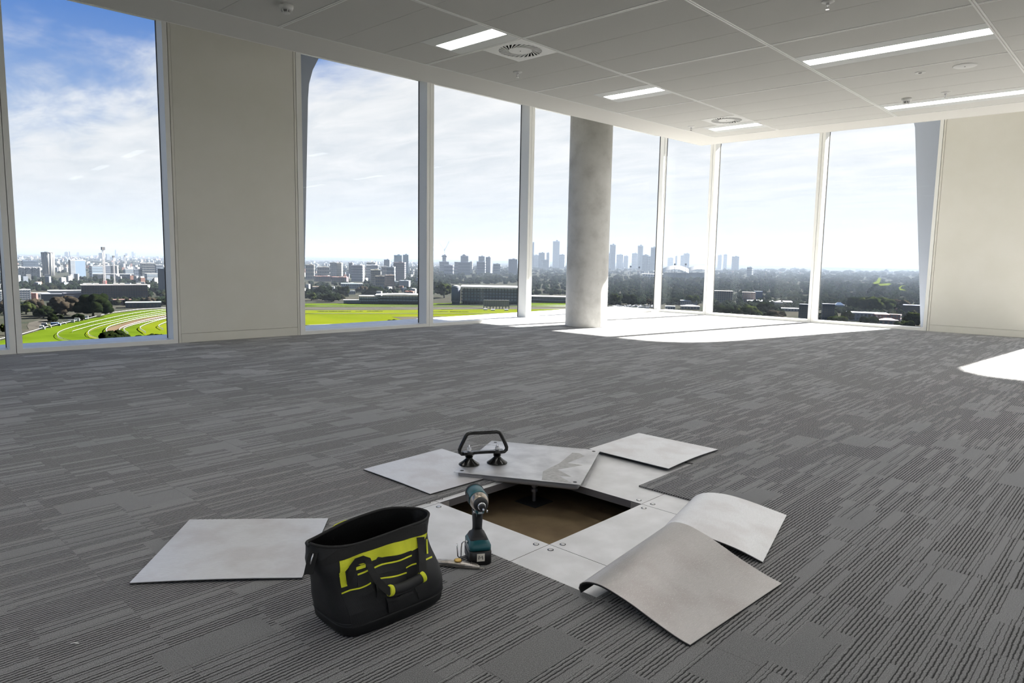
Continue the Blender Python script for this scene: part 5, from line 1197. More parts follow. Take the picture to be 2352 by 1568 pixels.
# ---- flat loose carpet tiles, backing side up
def flat_tile(corners, zs, label, m_, name='carpet_tile', group='loose carpet tiles lying back side up', n=10, warp=0.0):
    """corners (4 floor points, counter-clockwise), zs: height of the top at each corner"""
    c = [Vector((a[0], a[1], 0)) for a in corners]; o_ = sum(c, Vector()) / 4
    e1 = (c[1] - c[0]).normalized(); yaw = math.atan2(e1.y, e1.x); T = 0.0062
    def at(u, v):
        p = c[0] * (1 - u) * (1 - v) + c[1] * u * (1 - v) + c[2] * u * v + c[3] * (1 - u) * v
        z = zs[0] * (1 - u) * (1 - v) + zs[1] * u * (1 - v) + zs[2] * u * v + zs[3] * (1 - u) * v + warp * math.sin(math.pi * u) * (1 - v)
        return p + Vector((0, 0, z))
    def sheetmb(dz0, dz1):
        mb = MB(); top = [at(i / n, j / n) + Vector((0, 0, dz1)) for j in range(n + 1) for i in range(n + 1)]; bot = [q + Vector((0, 0, dz0 - dz1)) for q in top]
        K = (n + 1) ** 2; fs = []
        for j in range(n):
            for i in range(n):
                a = j * (n + 1) + i; fs += [(a, a + 1, a + n + 2, a + n + 1), (K + a, K + a + n + 1, K + a + n + 2, K + a + 1)]
        rim = [i for i in range(n + 1)] + [k * (n + 1) + n for k in range(1, n + 1)] + [n * (n + 1) + i for i in range(n - 1, -1, -1)] + [k * (n + 1) for k in range(n - 1, 0, -1)]
        for a, b in zip(rim, rim[1:] + rim[:1]): fs.append((a, K + a, K + b, b))
        mb.add(top + bot, fs, False); return mb
    root = empty(name, (o_.x, o_.y, min(zs) - T), label, 'carpet tile', group)
    # object space aligned with the tile so the weave follows its edge
    for nm, a, b, mm in (('backing', -0.0022, 0.0, m_), ('pile', -T, -0.0024, M_cedge)):
        q = sheetmb(a, b); me = q.mesh(nm, (0, 0, 0)); R = Matrix.Rotation(-yaw, 4, 'Z') @ Matrix.Translation(-o_); me.transform(R)
        ob = link(nm, me, mm, root); ob.matrix_parent_inverse = Matrix(); ob.rotation_euler = (0, 0, yaw); ob.location = (0, 0, -root.location.z)
    return root
flat_tile([(0.697, 2.234), (1.086, 1.900), (1.419, 2.280), (1.039, 2.630)], [0.008, 0.008, 0.008, 0.008], 'loose carpet tile lying alone at left of the tool bag', M_back, warp=0.004)
flat_tile([(1.885, 2.717), (1.884, 2.228), (2.375, 2.218), (2.392, 2.735)], [0.0075, 0.0075, 0.0075, 0.0075], 'loose carpet tile partly under the lifted steel panel', M_back, warp=0.002)
flat_tile([(2.947, 1.702), (3.465, 1.706), (3.457, 2.204), (2.950, 2.186)], [0.012, 0.0085, 0.0085, 0.012], 'loose carpet tile at the far right behind the lifted panel', M_back, warp=0.006)
# ---- two curled tiles
def curl_tile(org, ex, prof0, prof1, label, m_, W_=0.5):
    """org: floor point of the near flat corner, ex: unit vector of the straight flat edge; prof: (distance across, height) from the flat edge to the curled edge, at both ends"""
    ex = Vector((*ex, 0)).normalized(); ey = Vector((-ex.y, ex.x, 0)); o_ = Vector((*org, 0)); T = 0.006
    yaw = math.atan2(ex.y, ex.x)
    def resamp(pr, n=28):
        P = [Vector((a, b)) for a, b in pr]
        # Catmull-Rom smoothing
        Q = []
        for i in range(len(P) - 1):
            p0, p1, p2, p3 = P[max(i - 1, 0)], P[i], P[i + 1], P[min(i + 2, len(P) - 1)]
            for k in range(8):
                t = k / 8; Q.append(0.5 * ((2 * p1) + (p2 - p0) * t + (2 * p0 - 5 * p1 + 4 * p2 - p3) * t * t + (3 * p1 - p0 - 3 * p2 + p3) * t ** 3))
        Q.append(P[-1]); L = [0]
        for a, b in zip(Q[:-1], Q[1:]): L.append(L[-1] + (b - a).length)
        out = []
        for k in range(n + 1):
            s = L[-1] * k / n; i = max(0, min(len(L) - 2, next((j for j in range(len(L) - 1) if L[j + 1] >= s - 1e-9), len(L) - 2)))
            t = (s - L[i]) / max(1e-9, L[i + 1] - L[i]); out.append(Q[i].lerp(Q[i + 1], t))
        return out
    A, B = resamp(prof0), resamp(prof1); n = len(A) - 1; mseg = 10
    def build(d0, d1):
        top = []; bot = []
        for i in range(mseg + 1):
            u = i / mseg
            C = [A[k].lerp(B[k], u) for k in range(n + 1)]
            for k in range(n + 1):
                t = (C[min(k + 1, n)] - C[max(k - 1, 0)]).normalized(); nn = Vector((-t.y, t.x))
                for lst, d in ((top, d1), (bot, d0)):
                    q = C[k] + nn * d; w = o_ + ex * (u * W_) + ey * q.x; lst.append(Vector((w.x, w.y, q.y)))
        K = len(top); fs = []
        for i in range(mseg):
            for k in range(n):
                a = i * (n + 1) + k; b = a + n + 1; fs += [(a, b, b + 1, a + 1), (K + a, K + a + 1, K + b + 1, K + b)]
        rim = [k for k in range(n + 1)] + [i * (n + 1) + n for i in range(1, mseg + 1)] + [mseg * (n + 1) + k for k in range(n - 1, -1, -1)] + [i * (n + 1) for i in range(mseg - 1, 0, -1)]
        mb = MB(); mb.add(top + bot, fs, True); mb.add(top + bot, [(K + a, a, b, K + b) for a, b in zip(rim, rim[1:] + rim[:1])], False); return mb
    root = empty('carpet_tile', (o_.x, o_.y, 0.0), label, 'carpet tile', 'loose carpet tiles lying back side up')
    for nm, a, b, mm in (('backing', -0.002, 0.0, m_), ('pile', -0.0065, -0.0021, M_cedge)):
        me = build(a, b).mesh(nm, (0, 0, 0)); me.transform(Matrix.Rotation(-yaw, 4, 'Z') @ Matrix.Translation(-o_))
        ob = link(nm, me, mm, root); ob.rotation_euler = (0, 0, yaw)
curl_tile((1.602, 0.838), (0.528, -0.027), [(0.0, 0.0075), (0.035, 0.011), (0.11, 0.027), (0.19, 0.047), (0.265, 0.060), (0.312, 0.063), (0.352, 0.056), (0.378, 0.043), (0.388, 0.026), (0.380, 0.010)],
          [(0.0, 0.0075), (0.05, 0.016), (0.14, 0.040), (0.235, 0.072), (0.30, 0.089), (0.35, 0.097), (0.40, 0.092), (0.43, 0.072), (0.435, 0.048), (0.42, 0.030)], 'curled carpet tile in front, darker brownish back, at the lower right', M_back2, 0.53)
curl_tile((2.243, 0.921), (0.505, 0.122), [(0.0, 0.0075), (0.08, 0.033), (0.16, 0.049), (0.245, 0.058), (0.31, 0.055), (0.352, 0.041), (0.375, 0.020), (0.372, 0.009)],
          [(0.0, 0.0075), (0.12, 0.033), (0.20, 0.046), (0.26, 0.049), (0.32, 0.042), (0.36, 0.026), (0.375, 0.012), (0.372, 0.008)], 'curled carpet tile behind, pale back, at the right', M_back, 0.515)

# ---- lifted steel floor panel
c0 = Vector((2.118, 2.338, 0)); ux = Vector((0.270, -0.515, 0)).normalized(); uy = Vector((-ux.y, ux.x, 0)); Sz = 0.592
zt = 0.029
def LP(a, b, z): return c0 + ux * a + uy * b + Vector((0, 0, z))
root = empty('floor_panel', LP(.3, .3, zt - .0345), 'lifted square steel floor panel lying across the void with the suction lifter on it', 'floor panel')
ti = 0.012; rr = 0.02
mb = MB(); mb.hexa([LP(a, b, zt - .002) for a, b in ((0, 0), (Sz, 0), (Sz, Sz), (0, Sz))] + [LP(a, b, zt) for a, b in ((0, 0), (Sz, 0), (Sz, Sz), (0, Sz))])
part('top_plate', mb, M_steel, root)
def rrect(x0, x1, y0, y1, r, n=5):
    P = []
    for cx_, cy_, a0 in ((x1 - r, y0 + r, -90), (x1 - r, y1 - r, 0), (x0 + r, y1 - r, 90), (x0 + r, y0 + r, 180)):
        for k in range(n + 1):
            a = math.radians(a0 + 90 * k / n); P.append((cx_ + r * math.cos(a), cy_ + r * math.sin(a)))
    return P
loops = []
for ins, z, r in ((ti, zt - .002, .018), (ti, zt - .024, .022), (ti + .004, zt - .030, .022), (ti + .012, zt - .0335, .02)):
    loops.append([LP(a, b, z) for a, b in rrect(ins, Sz - ins, ins, Sz - ins, r)])
part('pan', MB().loft(loops, smooth=True), mat('pan_steel', (0.27, 0.265, 0.275), 0.5, metal=0.3, bump=.2, bscale=300), root)
for a, b in ((.03, .03), (Sz - .03, .03), (Sz - .03, Sz - .03), (.03, Sz - .03)):
    p = LP(a, b, zt + .0002); part('bolt_hole', MB().lathe([(.009, 0), (.009, .0006)], p, 16), M_gask, root)
# darker glue stain with a zigzag edge
zg = [(Sz * .70, .012), (Sz * .93, .012), (Sz * .80, .10), (Sz * .90, .10), (Sz * .76, .19), (Sz * .93, .30), (Sz * .80, .31), (Sz * .90, .46), (Sz * .84, .50), (Sz * .78, .50), (Sz * .74, .30), (Sz * .66, .14)]
mb = MB(); mb.add([LP(a, b, zt + .0003) for a, b in zg] + [LP(a, b, zt - .0005) for a, b in zg], [tuple(range(len(zg))), tuple(range(len(zg), 2 * len(zg)))[::-1]] + [(i, len(zg) + i, len(zg) + (i + 1) % len(zg), (i + 1) % len(zg)) for i in range(len(zg))])
part('glue_stain', mb, mat('glue_stain', (0.50, 0.495, 0.49), 0.5, metal=0.3, col2=(0.38, .375, .37), nscale=60, bump=.5, bscale=300), root)

# ---- double suction lifter
M_blk = mat('black_lacquer', (0.006, 0.006, 0.006), 0.16, spec=0.5); M_rub = mat('black_rubber', (0.005, 0.005, 0.005), 0.22, spec=0.25)
p1 = Vector((2.250, 2.375, zt)); p2 = Vector((2.368, 2.303, zt)); ax = (p2 - p1).normalized(); mid = (p1 + p2) / 2
root = empty('suction_lifter', mid, 'black twin-cup suction lifter with loop handle on the lifted panel', 'suction lifter')
for p in (p1, p2):
    cup_ = part('suction_cup', MB().lathe([(.050, .0005), (.050, .003), (.046, .006), (.030, .017), (.018, .028), (.014, .034), (.014, .040)], p, 36), M_rub, root)
    part('cup_neck', MB().lathe([(.019, .036), (.019, .048), (.023, .050), (.023, .062)], p, 24), M_blk, root)
    part('nut', MB().lathe([(.0105, .0645), (.0105, .080)], p, 6, smooth=False), M_chrome, cup_)
    part('bolt', MB().lathe([(.0055, .080), (.0055, .087), (.003, .090), (.0028, .094), (.0008, .097)], p, 10), M_chrome, cup_)
bz = .056
br = MB(); side = Vector((-ax.y, ax.x, 0))
for sgn in (1,):
    pts = [(-.030, .017), (-.012, .021), (.02, .012), (.045, .010), ((p2 - p1).length - .045, .010), ((p2 - p1).length - .02, .012), ((p2 - p1).length + .012, .021), ((p2 - p1).length + .030, .017)]
    poly = [p1 + ax * a + side * w for a, w in pts] + [p1 + ax * a - side * w for a, w in pts[::-1]]
    br.add([q + Vector((0, 0, .050)) for q in poly] + [q + Vector((0, 0, .0635)) for q in poly], [tuple(range(16))[::-1], tuple(range(16, 32))] + [(i, (i + 1) % 16, 16 + (i + 1) % 16, 16 + i) for i in range(16)])
part('bridge', br, M_blk, root, bev=.0015)
hL = (p2 - p1).length
hp = [(-.018, .052), (-.036, .053), (-.046, .062), (-.047, .074), (-.040, .092), (-.016, .140), (-.009, .149), (.004, .1525), (.03, .152), (hL / 2, .1515), (hL - .03, .152), (hL - .004, .1525), (hL + .009, .149), (hL + .016, .140), (hL + .040, .092), (hL + .047, .074), (hL + .046, .062), (hL + .036, .053), (hL + .018, .052)]
part('handle', MB().tube([p1 + ax * a + Vector((0, 0, z)) for a, z in hp], .0088, 14, flat=1.0), M_blk, root)
part('wire', MB().tube([p1 + Vector((0, 0, .083)), p1 + ax * .02 + Vector((0, 0, .088)), p1 + ax * .06 + Vector((0, 0, .091)), p1 + ax * (hL - .03) + Vector((0, 0, .0905)), p2 + Vector((0, 0, .084))], .0011, 6), M_chrome, root)

# ---- tool bag
M_nyl = mat('bag_nylon', (0.015, 0.0155, 0.017), 0.48, bump=0.5, bscale=900, spec=0.35)
M_nyli = mat('bag_lining', (0.010, 0.010, 0.0105), 0.38, bump=0.4, bscale=120, spec=.4)
M_tub = mat('bag_moulded_base', (0.0075, 0.008, 0.009), 0.45, bump=0.2, bscale=500, spec=0.4)
M_web = mat('bag_webbing', (0.010, 0.010, 0.0105), 0.8, bump=0.6, bscale=1400)
M_yel = mat('bag_yellow_fabric', (0.74, 0.77, 0.035), 0.7, col2=(0.60, 0.64, 0.025), nscale=14, bump=0.4, bscale=900)
BX, BY = 1.145, 1.575; byaw = math.radians(-3.0)
#        z      half-length half-width exponent  shift x  shift y
prof = [(0.004, .158, .094, 5.0, 0, 0), (0.020, .170, .106, 5.0, 0, 0), (0.046, .174, .110, 4.6, 0, 0), (0.052, .176, .113, 4.2, 0, 0), (0.085, .181, .118, 3.6, -.004, 0), (0.125, .178, .112, 3.4, -.012, 0), (0.165, .176, .094, 3.2, -.026, -.004), (0.200, .180, .078, 3.2, -.040, -.008), (0.228, .184, .068, 3.0, -.038, -.010), (0.252, .191, .064, 2.6, -.034, -.010)]
def bparam(z):
    for a, b in zip(prof[:-1], prof[1:]):
        if z <= b[0]:
            t = max(0.0, (z - a[0]) / (b[0] - a[0])); t = t * t * (3 - 2 * t) if False else t
            return [a[i] + (b[i] - a[i]) * t for i in range(1, 6)]
    return list(prof[-1][1:])
cB, sB = math.cos(byaw), math.sin(byaw)
def W2(x, y, z): return Vector((BX + x * cB - y * sB, BY + x * sB + y * cB, z))
def wr(x, z, side):                              # soft wrinkles in the fabric
    k = max(0.0, min(1.0, (z - .055) / .05)) * max(0.0, min(1.0, (.245 - z) / .05))
    return k * (.0040 * math.sin(38 * x + 23 * z + side) + .0030 * math.sin(71 * x - 47 * z + 2 * side) - .004 * math.exp(-((x + .03 + .1 * z) / .012) ** 2) * (side > 0) * (z < .12) - .003 * math.exp(-((x - .085) / .01) ** 2) * (side > 0) * (z < .12))
def bpt(th, z, off=0.0, dz=0.0):
    a, b, e, sx, sy = bparam(z); c, s = math.cos(th), math.sin(th)
    x = (a + off) * math.copysign(abs(c) ** (2 / e), c); y = (b + off) * math.copysign(abs(s) ** (2 / e), s)
    w = wr(x, z, 1 if y < 0 else 2)
    y += w * (1 if y > 0 else -1) * abs(s)
    return W2(x + sx, y + sy, z + dz)
def rimz(th):                                    # the mouth: rails front/back, ends raised a little
    c = math.cos(th); s = math.sin(th)
    return .010 * abs(c) ** 6 + (.012 if s > 0 else 0) * abs(s) + (.010 * math.sin(3.0 * c + .6) if s > 0 else .003 * math.sin(5 * c))
NT = 72
root = empty('tool_bag', W2(0, 0, 0), 'black open-mouth tool bag with bright yellow trim', 'tool bag')
ths = [2 * math.pi * k / NT for k in range(NT)]
part('base_tub', MB().loft([[bpt(t, z) for t in ths] for z in (.004, .020, .036, .046)] + [[bpt(t, .046, -.004) for t in ths]], smooth=True), M_tub, root)
tl = MB()
for k in range(2): tl.loft([[bpt(t, .044 + k * .003, .0012 + .001 * k) for t in ths], [bpt(t, .047 + k * .003, .0012) for t in ths]], (False, False))
part('base_seam', tl, M_tub, root)
ft = MB()
for x, y in ((-.11, -.062), (.11, -.062), (.11, .062), (-.11, .062)):
    ft.obox(W2(x, y, .0005), .05, .035, .006, byaw)
part('foot', ft, M_tub, root)
zs = [.047, .055, .07, .085, .10, .118, .136, .154, .172, .190, .208, .226, .240, .252]
outer = [[bpt(t, z, dz=(rimz(t) * max(0, (z - .2) / .052))) for t in ths] for z in zs]
inner = [[bpt(t, z, -.005, dz=(rimz(t) * max(0, (z - .2) / .052))) for t in ths] for z in zs[::-1]]
part('fabric_shell', MB().loft(outer, (False, False)), M_nyl, root)
part('lining', MB().loft(inner, (False, True)), M_nyli, root)
rim = [bpt(t, .252, -.0025, rimz(t) + .001) for t in ths]
part('mouth_frame', MB().tube(rim, .0042, 8, closed=True), M_web, root)
def fpt(x, z, off):                              # point on the front face (towards the camera), x in bag space
    a, b, e, sx, sy = bparam(z); q = min(.999, abs((x - sx) / a)); y = -b * (1 - q ** e) ** (1 / e)
    y += -wr(x - sx, z, 1)
    return W2(x, y + sy - off, z + rimz(math.atan2(-1, (x - sx) / a)) * max(0, (z - .2) / .052))
def onbag(px, py):
    d = ray(px, py); y = 1.47
    for _ in range(12):
        t = y / d.y; x = d.x * t; z = CZ + d.z * t
        y = y * .4 + .6 * fpt(bxz(x), max(.01, min(.25, z)), .003).y
    return (x, z)
def bxz(X): return (X - BX) / cB - .003
def patch(pts_top, pts_bot, off, m_, name, n=16, k_=5):
    """strip on the front face between two polylines given as world (x, z)"""
    def samp(P, t):
        L = len(P) - 1; i = min(L - 1, int(t * L)); f = t * L - i; return (P[i][0] + (P[i + 1][0] - P[i][0]) * f, P[i][1] + (P[i + 1][1] - P[i][1]) * f)
    V = []; 
    for o_ in (off, off - .0015):
        for j in range(k_ + 1):
            for i in range(n + 1):
                a = samp(pts_top, i / n); b = samp(pts_bot, i / n); t = j / k_
                V.append(fpt(bxz(a[0] + (b[0] - a[0]) * t), a[1] + (b[1] - a[1]) * t, o_))
    K = (n + 1) * (k_ + 1); fs = []
    for j in range(k_):
        for i in range(n):
            a = j * (n + 1) + i; fs += [(a, a + n + 1, a + n + 2, a + 1), (K + a, K + a + 1, K + a + n + 2, K + a + n + 1)]
    rimi = [i for i in range(n + 1)] + [q * (n + 1) + n for q in range(1, k_ + 1)] + [k_ * (n + 1) + i for i in range(n - 1, -1, -1)] + [q * (n + 1) for q in range(k_ - 1, 0, -1)]
    for a, b in zip(rimi, rimi[1:] + rimi[:1]): fs.append((a, b, K + b, K + a))
    mb = MB(); mb.add(V, fs, False); return part(name, mb, m_, root)
# the mouth band and the yellow panel under it
def Q(*pts): return [onbag(660 + x / 4.6125, 1150 + y / 4.6125) for x, y in pts]
patch(Q((300, 625), (560, 510), (900, 400), (1250, 290), (1480, 235)), Q((330, 690), (575, 625), (830, 530), (1230, 415), (1490, 335)), .0032, M_web, 'mouth_band', 20)
patch(Q((580, 632), (830, 535), (1100, 450), (1350, 385), (1500, 332)), Q((580, 800), (850, 690), (1090, 605), (1330, 530), (1490, 405)), .0022, M_yel, 'yellow_panel', 20)['label'] = 'bright yellow fabric panel under the mouth'
patch(Q((578, 760), (668, 720)), Q((600, 912), (665, 892)), .0026, M_yel, 'yellow_tail')
patch(Q((640, 740), (720, 640), (850, 690)), Q((665, 900), (760, 870), (900, 830)), .0034, M_nyl, 'side_flap')
patch(Q((750, 690), (880, 640), (1110, 575), (1335, 515)), Q((752, 730), (880, 690), (1110, 620), (1335, 560)), .0052, M_web, 'pocket_hem')
patch(Q((750, 690), (850, 655)), Q((750, 722), (850, 690)), .0062, M_yel, 'piping', 6, 2)
patch(Q((765, 760), (880, 712), (1110, 635), (1335, 558)), Q((768, 776), (880, 728), (1110, 650), (1335, 573)), .0062, M_yel, 'piping', 16, 2)
patch(Q((765, 776), (880, 728), (1110, 650), (1335, 573)), Q((775, 900), (900, 860), (1110, 800), (1340, 740)), .0040, M_nyl, 'front_pocket')
patch(Q((960, 790), (1090, 735), (1200, 722), (1282, 705)), Q((970, 810), (1100, 785), (1200, 765), (1282, 738)), .0062, M_web, 'pocket_hem', 10, 2)
patch(Q((955, 812), (1100, 786), (1200, 765), (1282, 739)), Q((957, 826), (1100, 801), (1200, 780), (1282, 753)), .0070, M_yel, 'piping', 12, 2)
patch(Q((957, 826), (1100, 801), (1200, 780), (1282, 753)), Q((970, 1010), (1110, 990), (1210, 975), (1290, 950)), .0060, M_nyl, 'front_pocket')
patch(Q((1278, 690), (1340, 655), (1385, 643)), Q((1278, 700), (1340, 668), (1385, 657)), .0068, M_yel, 'piping', 6, 2)
patch(Q((1278, 700), (1385, 657)), Q((1290, 830), (1390, 800)), .0058, M_nyl, 'side_pocket')
patch(Q((597, 962), (690, 925), (790, 905), (910, 848)), Q((598, 976), (690, 939), (790, 919), (912, 862)), .0052, M_yel, 'piping', 12, 2)
patch(Q((598, 976), (690, 939), (790, 919), (912, 862)), Q((720, 1340), (850, 1290), (960, 1240), (1095, 1180)), .0035, M_nyl, 'lower_pocket')
patch(Q((1478, 608), (1552, 575)), Q((1480, 622), (1553, 592)), .0042, M_yel, 'piping', 6, 2)
patch(Q((1490, 400), (1500, 395)), Q((1497, 552), (1512, 548)), .0042, M_yel, 'piping', 2, 5)
patch(Q((1075, 1020), (1210, 1000), (1350, 940)), Q((1100, 1180), (1240, 1130), (1420, 1040)), .0040, M_nyl, 'lower_pocket')
patch(Q((1370, 900), (1376, 899)), Q((1418, 1030), (1426, 1028)), .0048, M_tub, 'stitch_line', 1, 3)
patch(Q((1066, 1000), (1072, 998)), Q((1097, 1178), (1104, 1176)), .0058, M_tub, 'stitch_line', 1, 3)
# handle hanging in front
def strap(pts, w, name):
    P = []
    for (x, z, off) in pts: P.append(fpt(bxz(x), z, off))
    loops = []
    for k, p in enumerate(P):
        t = (P[min(k + 1, len(P) - 1)] - P[max(k - 1, 0)]).normalized(); nrm = Vector((sB, -cB, 0.12)).normalized(); wd = t.cross(nrm).normalized()
        nn = wd.cross(t).normalized(); loops.append([p - wd * w / 2 - nn * .001, p + wd * w / 2 - nn * .001, p + wd * w / 2 + nn * .001, p - wd * w / 2 + nn * .001])
    part(name, MB().loft(loops, smooth=False), M_web, root)
def SP(l): return [(*onbag(660 + x / 4.6125, 1150 + y / 4.6125), o) for x, y, o in l]
strap(SP([(690, 860, .004), (690, 780, .005), (705, 690, .007), (745, 620, .010), (800, 590, .016), (840, 600, .020), (855, 650, .024), (875, 720, .028), (915, 790, .032), (980, 860, .035), (1050, 915, .038)]), .019, 'handle_strap')
strap(SP([(1425, 375, .006), (1430, 450, .008), (1425, 540, .014), (1415, 620, .022), (1405, 700, .028), (1400, 745, .032)]), .026, 'handle_strap')
gA, gB = [fpt(bxz(a[0]), a[1], .030) for a in Q((1060, 900), (1395, 760))]
gp = [gA.lerp(gB, k / 8) + Vector((0, 0, -.006 * math.sin(math.pi * k / 8))) for k in range(9)]
grip_ = part('grip_sleeve', MB().tube(gp, [.013, .0135, .0132, .0138, .0135, .0138, .0134, .0136, .013], 14), M_nyl, root)
for q, d in ((gp[0], gp[1] - gp[0]), (gp[-1], gp[-1] - gp[-2])):
    d.normalize(); part('grip_cuff', MB().tube([q - d * .006, q - d * .003, q + d * .003, q + d * .006], [.0140, .0152, .0152, .0140], 16), M_yel, grip_)
# back handle loop, yellow, just showing over the rear rim
bh = [W2(-.12, .064, .243), W2(-.10, .070, .250), W2(-.07, .072, .254), W2(-.04, .070, .252), W2(-.015, .064, .246)]
part('rear_yellow_panel', MB().ribbon([(p, (0, 0, 1), (0, 1, 0)) for p in bh], .018, .003), M_yel, root)
# zip tail hanging at the left end
zt_ = [W2(-.205, -.030, .256), W2(-.222, -.034, .246), W2(-.232, -.038, .222), W2(-.240, -.040, .196)]
zipt_ = part('zip_tail', MB().ribbon([(p, (.69, -.70, 0), (.7, .7, .1)) for p in zt_], .024, .006), M_web, root)
part('zip_slider', MB().tube([zt_[1] + Vector((-.004, -.006, .0)), zt_[1] * .6 + zt_[2] * .4 + Vector((-.005, -.006, 0)), zt_[2] + Vector((-.005, -.006, 0))], .0022, 8), M_chrome, zipt_)

# ---- impact driver
M_teal = mat('driver_teal', (0.008, 0.085, 0.105), 0.35, spec=.5); M_dgr = mat('driver_rubber', (0.014, 0.015, 0.018), 0.55)
M_bat = mat('battery_black', (0.007, 0.007, 0.008), 0.32)
DP = Vector((1.588, 1.630, 0)); dh = Vector((-.56, -.83, 0)).normalized(); ds = Vector((-dh.y, dh.x, 0))      # dh: where the nose points
def D(a, b, z): return DP + dh * a + ds * b + Vector((0, 0, z))
root = empty('impact_driver', DP, 'teal and black cordless impact driver standing on its battery', 'power tool')
def rloop(a0, a1, b0, b1, z, r=.012, n=4):
    return [D(a, b, z) for a, b in rrect(a0, a1, b0, b1, r, n)]
batt = part('battery', MB().loft([rloop(-.050, .058, -.036, .036, .001), rloop(-.054, .062, -.038, .038, .006), rloop(-.054, .062, -.038, .038, .044), rloop(-.050, .058, -.036, .036, .050)]), M_bat, root)
bd = MB()
for sgn in (-1, 1): bd.loft([rloop(-.03, .04, sgn * .0375 - .002, sgn * .0375 + .002, z, .0015, 2) for z in (.010, .036)])
part('battery_button', bd, M_dgr, batt)
part('foot_housing', MB().loft([rloop(-.052, .060, -.037, .037, .0505, .014), rloop(-.052, .060, -.037, .037, .064, .014), rloop(-.046, .050, -.032, .032, .074, .016), rloop(-.036, .034, -.024, .024, .082, .016)]), M_teal, root)
part('grip_flare', MB().loft([rloop(-.046, .046, -.031, .031, .0745, .016), rloop(-.040, .030, -.026, .026, .086, .016), rloop(-.030, .012, -.018, .018, .094, .015), rloop(-.026, .006, -.0165, .0165, .104, .0155)]), M_dgr, root)
hl = []
for z, a0, a1, w in ((.100, -.026, .006, .0165), (.120, -.027, .008, .0165), (.145, -.030, .010, .0175), (.165, -.032, .012, .018), (.176, -.034, .014, .018)):
    hl.append(rloop(a0, a1, -w, w, z, min(w, (a1 - a0) / 2) * .9))
part('grip', MB().loft(hl), M_dgr, root)
part('grip_spine', MB().loft([rloop(-.0345, -.020, -.012, .012, z, .006, 3) for z in (.104, .13, .155, .178)]), M_teal, root)
part('trigger', MB().loft([rloop(.008, .022, -.008, .008, .150, .004, 3), rloop(.010, .027, -.009, .009, .164, .004, 3), rloop(.012, .026, -.009, .009, .176, .004, 3)]), M_dgr, root)
hz0 = .206
def hloop(a, r, n=28, ez=1.0, dz=0.0): return [D(a, r * math.cos(2 * math.pi * k / n), hz0 + dz + ez * r * math.sin(2 * math.pi * k / n)) for k in range(n)]
part('motor_housing', MB().loft([hloop(-.082, .018), hloop(-.080, .027), hloop(-.066, .0315), hloop(-.02, .032), hloop(.006, .0325), hloop(.012, .031)]), M_teal, root)
part('rear_cap', MB().loft([hloop(-.090, .012), hloop(-.088, .024), hloop(-.074, .0325), hloop(-.062, .0335), hloop(-.060, .0315)]), M_dgr, root)
part('side_rib', MB().loft([[D(a, s * .0335, hz0 + z) for a, z in ((-.05, -.012), (.008, -.010), (.008, .012), (-.05, .010))] for s in (1.0, .9)], smooth=False).loft([[D(a, s * -.0335, hz0 + z) for a, z in ((-.05, -.012), (.008, -.010), (.008, .012), (-.05, .010))] for s in (.9, 1.0)], smooth=False), M_dgr, root)
part('gear_case', MB().loft([hloop(.010, .0305), hloop(.022, .0310), hloop(.040, .0275), hloop(.050, .0235)]), mat('gear_case_metal', (0.42, 0.36, 0.30), 0.34, metal=0.9), root)
part('nose_bumper', MB().loft([hloop(.047, .0245), hloop(.056, .0235), hloop(.062, .019), hloop(.062, .0155)], caps=(True, True)), M_dgr, root)
part('chuck_collar', MB().loft([hloop(.060, .0135), hloop(.070, .0135), hloop(.073, .0115)]), M_chrome, root)
part('chuck_sleeve', MB().loft([hloop(.071, .0105), hloop(.082, .0100), hloop(.084, .0075)]), M_dgr, root)
part('screw_bit', MB().loft([hloop(.082, .0035, 6), hloop(.098, .0035, 6), hloop(.101, .0022, 6), hloop(.106, .0018, 6)], smooth=False), M_chrome, root)
part('lamp', MB().loft([[D(.040, b, z) for b, z in ((-.008, .172), (.008, .172), (.007, .180), (-.007, .180))], [D(.047, b, z) for b, z in ((-.007, .173), (.007, .173), (.006, .179), (-.006, .179))]], smooth=False), mat('lamp_lens', (.7, .75, .78), .15), root)
part('nose_bridge', MB().loft([rloop(-.02, .042, -.014, .014, .170, .008, 3), rloop(-.03, .046, -.016, .016, .184, .008, 3)]), M_teal, root)
for sgn in (-1, 1): part('bit_pin', MB().lathe([(.003, 0), (.003, .008)], D(.046, sgn * .022, .176), 8), M_chrome, root)
hk = [D(.012, -.038, .066), D(.012, -.050, .068), D(.010, -.056, .060), D(.006, -.057, .035), D(.004, -.057, .014), D(.004, -.062, .009), D(.004, -.068, .014), D(.004, -.070, .035), D(.004, -.071, .058)]
part('belt_hook', MB().tube(hk, .0022, 7), M_chrome, root)
part('bolt_head', MB().tube([D(.014, -.036, .066), D(.014, -.041, .066)], .005, 10), M_chrome, root)
# sticker with a handwritten M on the front of the battery
M_stk = mat('sticker', (0.72, 0.68, 0.60), 0.6)
sf = .0622
part('sticker', MB().hexa([D(sf + d, b, z) for d in (0,) for b, z in ()] or [D(sf, -.013, .016), D(sf, .013, .016), D(sf + .0008, .013, .016), D(sf + .0008, -.013, .016), D(sf, -.013, .042), D(sf, .013, .042), D(sf + .0008, .013, .042), D(sf + .0008, -.013, .042)]), M_stk, batt)
# writing seen from the front: left of the viewer is +ds
mm = [(-.0065, .0235), (-.0060, .0365), (-.0005, .0275), (.0048, .0350), (.0070, .0225)]
part('letter_m', MB().tube([D(sf + .0011, a, z) for a, z in mm], .0012, 5), M_gask, batt)

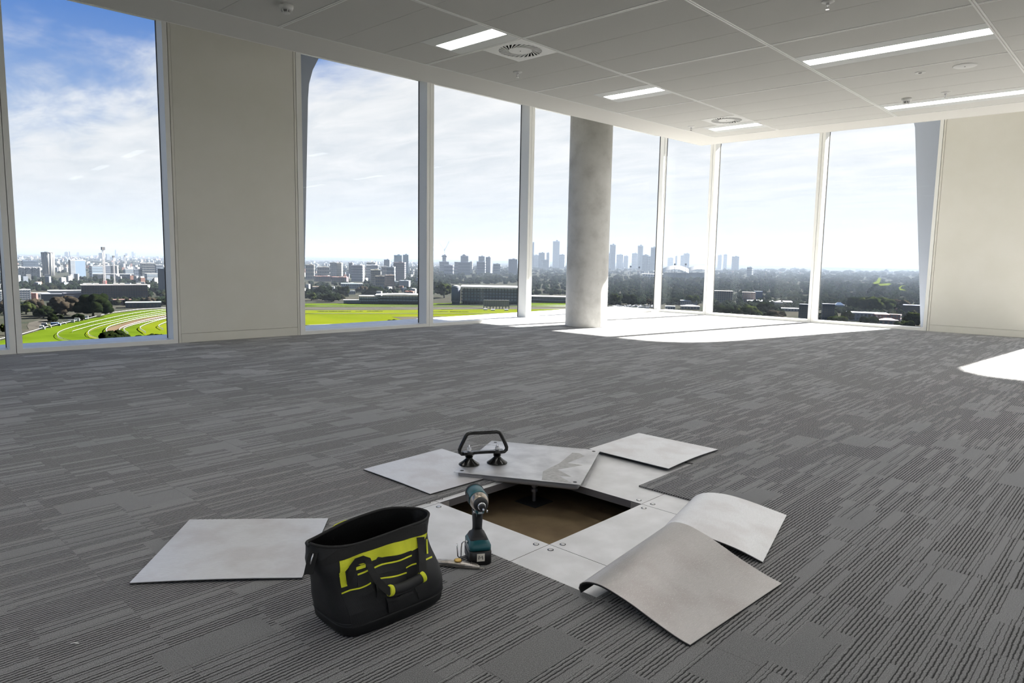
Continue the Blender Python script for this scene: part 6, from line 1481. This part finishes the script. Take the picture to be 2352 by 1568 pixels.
# ---- utility knife
M_kn = mat('knife_alloy', (0.62, 0.58, 0.54), 0.33, metal=0.9, col2=(.38, .35, .32), nscale=50)
K0 = Vector((1.452, 1.690, 0)); K1 = Vector((1.540, 1.548, 0)); ka = (K1 - K0).normalized(); kb = Vector((-ka.y, ka.x, 0)); KL = (K1 - K0).length
root = empty('utility_knife', (K0 + K1) / 2, 'worn metal utility knife on the carpet beside the driver', 'knife')
def kl(s, w, z0, z1, o_=0.0):
    c = K0 + ka * s + kb * o_
    P = []
    for k in range(12):
        a = 2 * math.pi * k / 12; P.append(c + kb * (w * math.copysign(abs(math.cos(a)) ** .7, math.cos(a))) + Vector((0, 0, (z0 + z1) / 2 + (z1 - z0) / 2 * math.copysign(abs(math.sin(a)) ** .7, math.sin(a)))))
    return P
part('body', MB().loft([kl(0, .008, .004, .016), kl(.006, .0125, .0015, .020), kl(.05, .0145, .001, .0225), kl(.10, .0135, .001, .0215), kl(.135, .010, .002, .018), kl(.152, .0055, .003, .013)]), M_kn, root)
part('body_seam', MB().tube([K0 + ka * s - kb * w + Vector((0, 0, .0125)) for s, w in ((.01, .0131), (.05, .0146), (.10, .0137), (.13, .0106))], .0009, 5), M_gask, root)
gr = MB()
for k in range(6): gr.obox(K0 + ka * (.122 + k * .0045) - kb * .0 + Vector((0, 0, .0155 - k * .0008)), .0016, .018 - k * .0016, .005, math.atan2(ka.y, ka.x))
part('nose_ridges', gr, M_kn, root)
part('blade', MB().hexa([K0 + ka * a + kb * b + Vector((0, 0, z)) for z in (.0062, .0070) for a, b in ((.145, -.006), (.176, -.006), (.160, .006), (.145, .006))]), M_chrome, root)
kc = K0 + ka * .078 + Vector((0, 0, .0225))
bw = MB(); NB = 18
bw.loft([[kc + Vector((r * (1 if k % 2 else .86) * math.cos(math.pi * k / NB), r * (1 if k % 2 else .86) * math.sin(math.pi * k / NB), z)) for k in range(2 * NB)] for r, z in ((.0125, 0), (.0132, .001), (.0132, .0035), (.011, .0045))])
part('thumb_screw', bw, mat('brass', (0.75, 0.48, 0.13), 0.28, metal=0.95), root, label='brass knurled thumb screw')
# ---- small scraps on the carpet
thing('fluff_scrap', MB().tube([(0.474, 1.985, .003), (0.480, 1.978, .006), (0.489, 1.972, .003)], .0016, 5), M_white, (0.48, 1.98, 0), 'tiny white scrap on the carpet at the lower left', 'scrap')
